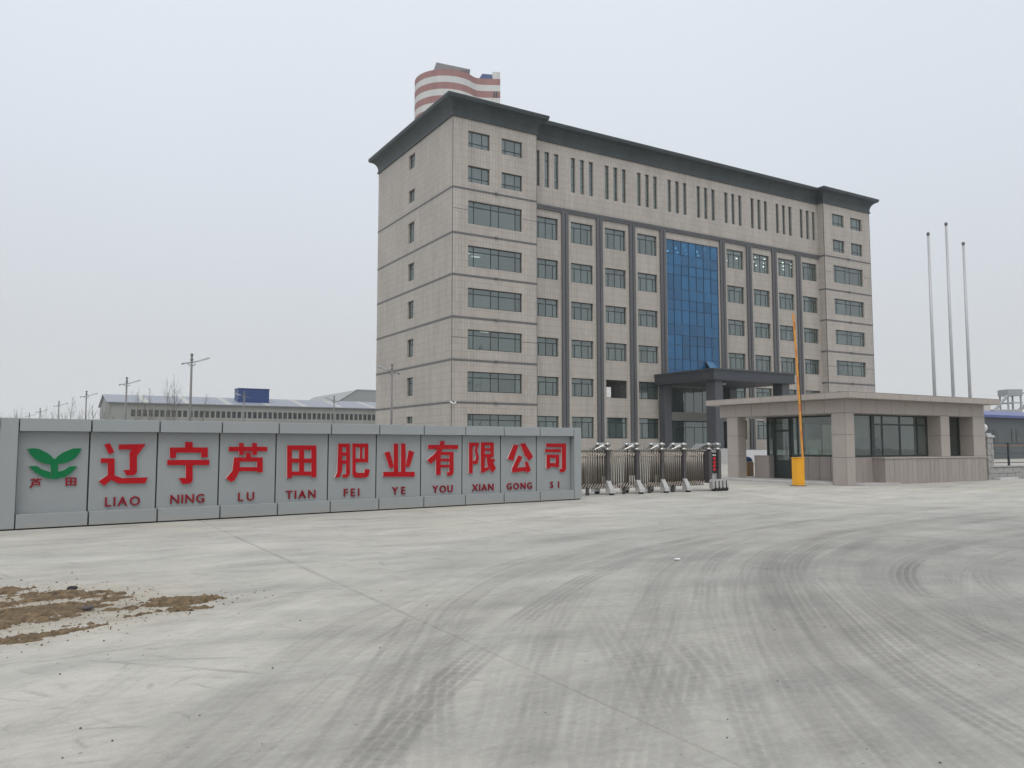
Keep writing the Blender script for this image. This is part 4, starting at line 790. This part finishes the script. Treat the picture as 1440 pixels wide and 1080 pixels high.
# ------------------------------------------------------------------ street lamps
M['lamp_pole'] = mat('grey_lamp_pole', (0.17, 0.165, 0.165), 0.5, var=0.12, scale=2); M['lamphead'] = mat('lamp_head', (0.3, 0.31, 0.32), 0.4)
def street_lamp():
    t = empty('street_lamp')
    MB().tube([(0,0,0),(0,0,7.55)], [0.1,0.07], 10).build('pole', M['lamp_pole'], t, smooth=True)
    MB().lathe([(0.085,7.5),(0.12,7.56),(0.07,7.65),(0.07,7.82),(0.12,7.88),(0.1,7.95),(0.03,8.0)], n=10).build('finial', M['lamp_pole'], t, smooth=True)
    MB().tube([(-0.55,0,7.26),(0,0,7.36),(0.55,0,7.5)], [0.035,0.045,0.035], 6).build('arm', M['lamp_pole'], t)
    mb = MB(); mb.tube([(-0.24*math.cos(a),0,7.3-0.18*math.sin(a)) for a in [math.pi*k/8 for k in range(9)]], 0.03, 6); mb.tube([(-0.65,0,7.2),(-0.5,0,7.28)], 0.06, 6); mb.build('scroll', M['lamp_pole'], t)
    mb = MB(); mb.add([(0.4,-0.05,7.45),(0.4,0.05,7.45),(0.5,-0.11,7.44),(0.5,0.11,7.44),(1.12,-0.13,7.66),(1.12,0.13,7.66),(1.2,-0.06,7.72),(1.2,0.06,7.72),(0.45,-0.04,7.54),(0.45,0.04,7.54),(1.1,-0.08,7.79),(1.1,0.08,7.79)],
        [(0,1,3,2),(2,3,5,4),(4,5,7,6),(8,10,11,9),(0,8,9,1),(0,2,4,10,8),(1,9,11,5,3),(4,6,10),(5,11,7),(6,7,11,10)])
    mb.build('lamp_head', M['lamphead'], t)
    return t
l0 = street_lamp()
lamps = [((9.1, 58.6), 0, 'nearest tall grey street lamp with its head to the right, before the long warehouse'),
         ((7.1, 81.9), 0, 'second street lamp from the nearest, at the left end of the warehouse'),
         ((4.9, 104.8), 0, 'third street lamp in the left row, just left of the warehouse'),
         ((2.7, 131.2), 0, 'fourth street lamp in the left row, far left against the sky'),
         ((0.5, 157.0), 0, 'fifth street lamp in the left row, small above the name wall'),
         ((-1.2, 181.0), 0, 'farthest tiny street lamp in the left row'),
         ((23.7, 58.0), 180, 'street lamp with its head to the left, before the office block side wall'),
         ((20.8, 96.0), 180, 'street lamp pole in front of the blue roof cabin'),
         ((32.7, 99.3), 180, 'thin lamp pole before the warehouse near the office block')]
for i, ((x, y), rz, lab) in enumerate(lamps):
    o = l0 if i == 0 else copy_tree(l0)
    o.location = (x, y, 0); o.rotation_euler = (0, 0, R(rz + random.uniform(-4, 4))); tag(o, lab, 'street lamp', 'street lamps along the side road')

# ------------------------------------------------------------------ bare trees
M['bark'] = mat('grey_bark', (0.17, 0.15, 0.135), 0.85, var=0.25, scale=6)
def bare_tree(mbt, mbc, base, h, r0, rg, lean=0.02, spread=0.5, nbr=12, lvl=2):
    p = Vector(base); d = Vector((rg.uniform(-lean, lean), rg.uniform(-lean, lean), 1)).normalized(); pts = []; rs = []
    for k in range(9):
        pts.append(p.copy()); rs.append(r0 * (1 - k / 9.5)); p += d * h / 8; d = (d + Vector((rg.uniform(-.06,.06), rg.uniform(-.06,.06), 0))).normalized()
    mbt.tube(pts, rs, 6)
    def branch(p, d, L, r, l):
        q = [p.copy()]
        for k in range(3):
            d = (d + Vector((rg.uniform(-.2,.2), rg.uniform(-.2,.2), rg.uniform(-.02,.25)))).normalized(); q.append(q[-1] + d * L / 3)
        mbc.tube(q, [r, r*.75, r*.5, r*.25], 4, False)
        if l:
            for k in range(3):
                t = rg.randint(1, 3); branch(q[t], (d + Vector((rg.uniform(-.7,.7), rg.uniform(-.7,.7), rg.uniform(0,.5)))).normalized(), L*rg.uniform(.35,.6), r*.55, l-1)
    for k in range(nbr):
        t = rg.uniform(0.3, 0.97); i = min(7, int(t*8)); q = pts[i].lerp(pts[i+1], t*8-i); a = rg.uniform(0, 6.28)
        branch(q, Vector((math.cos(a)*spread, math.sin(a)*spread, 0.8)).normalized(), h*(1.05-t)*rg.uniform(.3,.5), rs[i]*0.45, lvl)
rt = random.Random(11)
for (x, y), h, lab in (((8.4, 64.9), 6.6, 'slender bare sapling with long upright twigs left of nearest lamp'), ((8.8, 62.3), 6.8, 'tallest bare sapling close beside the nearest street lamp'), ((7.0, 70.4), 6.4, 'thin bare sapling between the two nearest street lamps'),
                        ((7.7, 67.6), 6.1, 'short bare sapling in front of the warehouse left part'), ((11.6, 69.8), 6.0, 'small bare sapling right of the nearest street lamp')):
    t = tag(empty('bare_sapling', (x, y, 0)), lab, 'tree', 'bare saplings along the side road'); a, b = MB(), MB()
    bare_tree(a, b, (0,0,0), h, 0.05, rt, 0.05, 0.35, 16, 2); a.build('trunk', M['bark'], t); b.build('crown', M['bark'], t)
for (x, y), h, lab in (((8.6, 129.4), 8.0, 'bare tree with twiggy crown left of the warehouse wall'), ((4.7, 154.9), 10.0, 'distant bare tree between the far street lamps'), ((7.1, 123.8), 7.2, 'small bare tree right behind the third street lamp')):
    t = tag(empty('bare_tree', (x, y, 0)), lab, 'tree', 'bare trees far behind the name wall'); a, b = MB(), MB()
    bare_tree(a, b, (0,0,0), h, 0.1, rt, 0.04, 0.5, 18, 2); a.build('trunk', M['bark'], t); b.build('crown', M['bark'], t)
mb = MB()
for k in range(70):
    x = rt.uniform(-14, 9.0); bare_tree(mb, mb, (x, 165 + rt.uniform(-14, 14), 0), rt.uniform(5, 9), 0.07, rt, 0.08, 0.6, 10, 1)
tag(mb.build('bare_thicket', M['bark']), 'grey bare thicket along the horizon at far left', 'thicket', kind='stuff')

# ------------------------------------------------------------------ long warehouse behind the name wall
M['shed'] = mat('grey_green_sheet', (0.275, 0.285, 0.265), 0.6, var=0.12, scale=0.35, streak=0.08); M['shedroof'] = mat('lilac_grey_roof', (0.26, 0.275, 0.315), 0.5, var=0.08, scale=0.3)
M['sky_l'] = mat('skylight_sheet', (0.42, 0.415, 0.38), 0.5); M['darkwin'] = mat('dark_window', (0.055, 0.065, 0.065), 0.2, var=0.35, scale=0.9); M['bluesheet'] = mat('blue_sheet', (0.022, 0.055, 0.18), 0.45, var=0.06, scale=1)
wh = tag(empty('warehouse', (9.0, 130.0, 0)), 'long low grey warehouse with strip of small windows behind the name wall', 'warehouse')
LW = 58.0
holes = [(3.0 + 0.8*k, 3.56 + 0.8*k, 5.95, 6.95) for k in range(58)]
mb = MB(); wall_open(mb, lambda u, v, d: (u, d, v), 0, LW, 0, 7.95, holes, 0.12)
mb.add([(0,0,0),(0,18,0),(0,18,7.95),(0,9,9.45),(0,0,7.95)], [(0,1,2,3,4)]); mb.add([(LW,0,0),(LW,18,0),(LW,18,7.95),(LW,9,9.45),(LW,0,7.95)], [(4,3,2,1,0)]); mb.quad((0,18,0),(LW,18,0),(LW,18,7.95),(0,18,7.95))
mb.build('wall', M['shed'], wh)
pn = MB().box(0, 0.56, 0, 0.03, 0, 1.0).mesh('window', M['darkwin'])
for a, b, c, d in holes: link('window', pn, wh, (a, 0.09, c))
mb = MB(); mb.add([(-0.3,-0.35,7.9),(LW,-0.35,7.9),(LW,9,9.5),(-0.3,9,9.5),(-0.3,18.3,7.9),(LW,18.3,7.9),(-0.3,-0.35,8.02),(LW,-0.35,8.02),(LW,9,9.62),(-0.3,9,9.62),(-0.3,18.3,8.02),(LW,18.3,8.02)], [(0,1,2,3),(3,2,5,4),(6,7,8,9),(9,8,11,10),(0,1,7,6),(0,3,9,6),(3,4,10,9),(1,2,8,7),(4,5,11,10)])
rfo = mb.build('roof', M['shedroof'], wh)
for k in range(9):
    x = 4.5 + 6.0*k; MB().add([(x,-0.3,8.035),(x+0.9,-0.3,8.035),(x+0.9,8.8,9.6),(x,8.8,9.6)], [(0,1,2,3)]).build('skylight', M['sky_l'], rfo)
bb = tag(empty('roof_cabin', (27.9, 133.0, 8.62)), 'blue sheet metal cabin sitting on the long warehouse roof', 'cabin')
MB().bbox(0, 4.9, 0, 3.0, -0.35, 2.2, 0.03).build('body', M['bluesheet'], bb); MB().box(-0.08, 4.98, -0.08, 3.08, 2.2, 2.3).build('roof_edge', M['bluesheet'], bb)
gb = tag(empty('gabled_shed', (50.5, 160, 0)), 'grey gable ended shed rising behind the warehouse beside the office block', 'shed')
mb = MB(); poly = [(0,0),(24,0),(24,9.6),(11,13.3),(7,13.3),(1.6,9.9),(0,9.9)]; mb.prism_xz(poly, 0, 30); mb.build('wall', mat('grey_sheet', (0.3, 0.31, 0.31), 0.6, var=0.05), gb)
mb = MB(); mb.tube([(-0.2,-0.1,9.95),(1.6,-0.1,9.98),(7,-0.1,13.4),(11,-0.1,13.4),(24.2,-0.1,9.7)], 0.09, 6); mb.build('roof_edge', M['lightstone'], gb)

# ------------------------------------------------------------------ striped tower behind the office block
M['brick_red'] = mat('red_band', (0.30, 0.15, 0.14), 0.7, var=0.14, scale=0.5, streak=0.06); M['cream'] = mat('white_band', (0.56, 0.56, 0.54), 0.7, var=0.07, scale=0.5, streak=0.06)
tw = tag(empty('striped_tower', (87.6, 179.7, 0), R(-26)), 'tall curved tower with red and white bands above the office roof', 'tower')
pf = [(8.2*math.cos(R(a)), 8.2*math.sin(R(a))) for a in range(35, 326, 6)] + [(7.3,-4.25),(8.2,-3.95),(9.4,-3.85),(13.6,-4.0),(13.6,4.3)]
zs = [0, 83.0, 84.75, 86.35, 88.1, 89.75, 91.5, 93.1, 94.75]
for i, (a, b) in enumerate(zip(zs, zs[1:])): MB().prism_xy(pf, a + (0.001 if i else 0), b).build('band', M['cream'] if i % 2 == 0 else M['brick_red'], tw)
for a, b in ((11.9, 89.9), (12.5, 89.9)): MB().box(a, a+0.35, -4.15, -3.9, b, b+1.5).build('window', M['darkwin'], tw)
mb = MB(); mb.add([(-3.6,-5.5,94.74),(5.6,-4.4,94.74),(5.6,5,94.74),(-3.6,5,94.74),(-2.6,-6.4,97.3),(5.9,-5.6,96.2),(5.9,5,96.2),(-2.6,5,97.3)], [(0,1,5,4),(1,2,6,5),(2,3,7,6),(3,0,4,7),(4,5,6,7)]); mb.build('roof_shed', M['lamphead'], tw)
mb = MB(); mb.add([(8.2,-3.8,94.7),(11.6,-3.8,94.7),(11.6,3,94.7),(8.2,3,94.7),(9.0,-3.7,96.1),(11.5,-3.7,96.0),(11.5,3,96.0),(9.0,3,96.1)], [(0,1,5,4),(1,2,6,5),(2,3,7,6),(3,0,4,7),(4,5,6,7)]); mb.build('blue_roof_hut', M['bluesheet'], tw)
MB().box(11.62, 13.55, -3.95, 2, 94.74, 96.6).build('parapet', M['cream'], tw)

# ------------------------------------------------------------------ right: boundary wall, grey shed, conveyor
M['rubble'] = mat('grey_stone', (0.33, 0.33, 0.315), 0.85, var=0.28, scale=5, bump=0.5, bscale=12)
bw = tag(empty('boundary_wall', (38.75, 20.95, 0)), 'low grey stone wall with dark steel railing at the right of the guard house', 'wall')
rr_ = random.Random(4)
def stones(x0, x1, y0, y1, z0, z1, nx, nz, par):
    zc = z0; hh = (z1-z0)/nz
    for j in range(nz):
        xs = [x0] + sorted(x0 + (x1-x0)*(i + (0.5 if j % 2 else 0) + rr_.uniform(-.22,.22))/nx for i in range(1, nx)) + [x1]
        for a, b in zip(xs, xs[1:]):
            e = rr_.uniform(0, 0.03); MB().bbox(a+0.008, b-0.008, y0-e, y1, z0+hh*j+0.006, z0+hh*(j+1)-0.004, 0.018).build('stone', M['rubble'], par)
core = MB().box(0.05, 9.0, 0.12, 0.5, 0, 0.56).build('core', M['cement'], bw)
stones(0.55, 9.0, 0.08, 0.5, 0.0, 0.57, 13, 2, core)
MB().bbox(0.5, 9.0, 0.02, 0.56, 0.575, 0.63, 0.01).build('coping', M['rubble'], bw)
pr_ = MB().box(0.08, 0.5, 0.1, 0.5, 0, 2.0).build('pier', M['cement'], bw); stones(0.04, 0.54, 0.04, 0.54, 0, 2.0, 2, 7, pr_)
MB().bbox(-0.02, 0.6, -0.02, 0.6, 2.0, 2.1, 0.015).bbox(0.08, 0.5, 0.08, 0.5, 2.1, 2.2, 0.01).build('pier_cap', M['lightstone'], bw)
MB().lathe([(0.06,2.2),(0.06,2.25),(0.13,2.3),(0.19,2.4),(0.2,2.47),(0.17,2.57),(0.08,2.65),(0.01,2.67)], (0.2, 0.3, 0), 16).build('globe_lamp', M['white'], bw, smooth=True)
M['rail'] = mat('dark_rail', (0.03, 0.035, 0.04), 0.5)
for x in (2.35, 4.6, 6.8, 8.9): MB().box(x-0.04, x+0.04, 0.26, 0.34, 0.63, 1.75).build('rail_post', M['rail'], bw)
for z, r_, m_ in ((1.74, 0.022, M['rail']), (1.24, 0.02, M['rail']), (0.78, 0.02, M['rail']), (1.6, 0.016, mat('rusty_rail', (0.35, 0.16, 0.07), 0.7))): MB().tube([(0.5,0.3,z),(8.9,0.3,z)], r_, 6).build('rail', m_, bw)
for x in (0.3, 2.9, 5.5): MB().bbox(x, x+1.6, -0.35, -0.05, 0, 0.09, 0.01).build('kerb_stone', M['lightstone'], bw)

gs = tag(empty('grey_shed', (86, 53, 0)), 'dark grey sheet metal shed with blue roof at the far right edge', 'shed')
M['slate'] = mat('slate_sheet', (0.082, 0.095, 0.102), 0.6, var=0.08, scale=0.5, streak=0.05)
MB().box(0, 44, 0, 18, 0, 5.1).build('wall', M['slate'], gs)
mb = MB(); mb.add([(-0.4,-0.5,5.0),(44.4,-0.5,5.0),(44.4,9,6.2),(-0.4,9,6.2),(-0.4,-0.5,5.3),(44.4,-0.5,5.3),(44.4,9,6.5),(-0.4,9,6.5),(-0.4,18.5,5.0),(44.4,18.5,5.0)], [(0,1,2,3),(4,5,6,7),(0,1,5,4),(0,3,7,4),(7,6,9,8),(3,8,7),(1,2,6,5)]); mb.build('roof', mat('blue_roof_sheet', (0.07, 0.09, 0.26), 0.4, var=0.05), gs)
for k in range(4):
    wi = MB().box(0, 1.9, -0.05, 0.02, 0, 1.6).build('window', M['darkwin'], gs, (12.4+5*k, -0.02, 2.0)); MB().box(0.92, 1.0, -0.08, -0.05, 0, 1.6).box(0, 1.9, -0.085, -0.05, 1.0, 1.06).build('frame', M['rail'], wi)
gt = tag(empty('conveyor_tower', (155.5, 80.0, 0), R(-30)), 'pale steel conveyor tower with inclined belt far behind the grey shed', 'conveyor')
M['gant'] = mat('pale_steel_frame', (0.33, 0.34, 0.35), 0.6)
mb = MB()
for x, y in ((0,0),(2.4,0),(0,2.4),(2.4,2.4)): mb.box(x-0.12, x+0.12, y-0.12, y+0.12, 0, 11.6)
for z in (5.5, 7.4, 9.6, 11.5): mb.box(-0.3, 2.7, -0.15, 0.0, z-0.12, z+0.12); mb.box(-0.3, 2.7, 2.4, 2.55, z-0.12, z+0.12)
mb.build('frame', M['gant'], gt); MB().box(-0.2, 2.6, -0.3, 2.7, 10.9, 12.1).build('head_house', M['lamphead'], gt)
MB().tube([(0.2,0,11.2),(-2.6,0,8.2)], 0.3, 6).build('chute', M['gant'], gt); MB().bbox(-3.6, 1.8, -1, 3, 5.0, 8.3, 0.05).build('hopper', M['gant'], gt)
MB().tube([(2.4,1.2,11.5),(12,1.2,11.4)], 0.16, 6).tube([(2.0,1.2,7.6),(9.5,1.2,13.6)], 0.35, 6).build('belt_gallery', M['gant'], gt)
MB().box(-5.2, -3.7, -0.5, 3, 0, 10.0).build('silo_housing', mat('pale_beige', (0.5, 0.47, 0.43), 0.7), gt)

# ------------------------------------------------------------------ spilled soil, crumbs and pebbles
M['soil'] = mat('brown_soil', (0.145, 0.1, 0.056), 0.95, var=0.7, scale=11, bump=0.8, bscale=50)
rs_ = random.Random(31); soil_pts = []
def soil(name, c, rx, ry, rz, th, hmax, lab, res=0.022, seed=0.0):
    nx, ny = int(2*rx/res), int(2*ry/res); vid = {}; vs = []; fs = []; H = {}
    def hgt(i, j):
        if (i, j) not in H:
            u, v = (i/nx*2-1), (j/ny*2-1); x, y = u*rx, v*ry
            f_ = 1 - (u*u + v*v); n_ = noise.fractal(Vector((x*0.9+seed, y*3.4, seed)), 0.75, 2.1, 7) * 0.8 + noise.noise(Vector((x*10+seed, y*14, 3))) * 0.42 + noise.noise(Vector((x*3.2+seed, y*6.5, 8))) * 0.4
            H[(i, j)] = f_*0.75 + n_ - th
        return H[(i, j)]
    for i in range(nx):
        for j in range(ny):
            hs = [hgt(i, j), hgt(i+1, j), hgt(i+1, j+1), hgt(i, j+1)]
            if max(hs) <= 0: continue
            f_ = []
            for (a, b), h in zip(((i,j),(i+1,j),(i+1,j+1),(i,j+1)), hs):
                if (a, b) not in vid:
                    vid[(a, b)] = len(vs); vs.append((a/nx*2*rx-rx, b/ny*2*ry-ry, max(0.0, min(1, h))*hmax + (0.012*(noise.noise(Vector((a*.8, b*.8, seed)))+.3) + 0.009*rs_.random() if h > 0.05 else -0.004)))
                f_.append(vid[(a, b)])
            fs.append(tuple(f_))
    cr, sr = math.cos(rz), math.sin(rz); soil_pts.extend((c[0]+x*cr-y*sr, c[1]+x*sr+y*cr) for x, y, z in vs[::3])
    return tag(MB().add(vs, fs).build(name, M['soil'], None, (*c, 0.003), rz), lab, 'soil', kind='stuff')
soil('spilled_soil', (-0.75, 9.35), 1.7, 1.75, R(12), 0.36, 0.03, 'large brown patch of spilled soil on concrete at left edge', seed=1.7)
soil('spilled_soil', (1.32, 8.75), 0.46, 0.36, R(-15), 0.2, 0.05, 'small separate brown patch of spilled soil right of the large one', 0.02, seed=5.3)
def crumbs(name, n, gen, smin, smax, m, lab, cat, seed):
    rg = random.Random(seed); mb = MB()
    for _ in range(n):
        x, y = gen(rg); s = smin + (smax-smin)*rg.random()**3; a = rg.uniform(0, 6.28); vs = []
        for k in range(5): t = a + 1.2566*k; rr2 = s*rg.uniform(.6, 1.1); vs.append((x+math.cos(t)*rr2, y+math.sin(t)*rr2, 0.001))
        for k in range(5): t = a + 1.2566*k + .4; rr2 = s*rg.uniform(.35, .75); vs.append((x+math.cos(t)*rr2, y+math.sin(t)*rr2, s*rg.uniform(.5, 1.0)))
        mb.add(vs, [(5,6,7,8,9)] + [(k, (k+1)%5, 5+(k+1)%5, 5+k) for k in range(5)])
    return tag(mb.build(name, m), lab, cat, kind='stuff')
M['pebble'] = mat('dark_grit', (0.1, 0.095, 0.09), 0.9, var=0.3); M['pebble2'] = mat('pale_grit', (0.4, 0.38, 0.35), 0.9, var=0.2)
def near_soil(r):
    x, y = r.choice(soil_pts); k = 0.05 if r.random() < 0.5 else 0.25
    return (x + r.gauss(0, k*1.5), y + r.gauss(0, k))
crumbs('soil_crumbs', 9000, near_soil, 0.0025, 0.013, M['soil'], 'brown soil crumbs scattered round the spilled soil', 'crumbs', 1)
def fan(r):
    d = 3.2 + 22*r.random()**1.7; a = R(30.83 + r.uniform(-36, 36)); return (math.sin(a)*d, math.cos(a)*d)
crumbs('dark_grit', 300, fan, 0.003, 0.010, M['pebble'], 'dark grit and pebbles scattered over the concrete yard', 'grit', 2)
crumbs('pale_grit', 160, fan, 0.003, 0.011, M['pebble2'], 'pale stone chips scattered over the concrete yard', 'grit', 3)
for (x, y), s, m_, lab, nm in (((0.42, 10.2), 0.045, M['black'], 'dark crumpled scrap lying on the rear of the spilled soil', 'scrap'), ((0.5, 8.9), 0.045, M['pebble'], 'dark flat clod in the middle of the spilled soil', 'clod'), ((7.76, 8.5), 0.03, M['white'], 'small white stone lying alone on the concrete before the gate', 'stone')):
    b_ = bmesh.new(); bmesh.ops.create_icosphere(b_, subdivisions=2, radius=s)
    for v in b_.verts: v.co = Vector((v.co.x*1.3, v.co.y*.9, v.co.z*.5 + s*.42)) * (1 + 0.5*noise.noise(v.co*25 + Vector((x, y, 0))))
    me = bpy.data.meshes.new(nm); b_.to_mesh(me); b_.free(); me.materials.append(m_); tag(link(nm, me, None, (x, y, 0.01)), lab, 'debris')

# ------------------------------------------------------------------ hazy winter air
hz = bpy.data.materials.new('thin_haze'); hz.use_nodes = True; t = hz.node_tree; t.nodes.clear()
pv = t.nodes.new('ShaderNodeVolumePrincipled'); pv.inputs['Color'].default_value = (0.9, 0.92, 0.95, 1); pv.inputs['Density'].default_value = 0.00032; pv.inputs['Anisotropy'].default_value = 0.2
o = t.nodes.new('ShaderNodeOutputMaterial'); t.links.new(pv.outputs[0], o.inputs['Volume'])
ho = MB().box(-410, 710, -210, 910, -1.1, 99.0).build('haze', hz); tag(ho, 'thin pale haze in the air over the whole yard', 'haze', kind='stuff')
sc.cycles.volume_bounces = 1
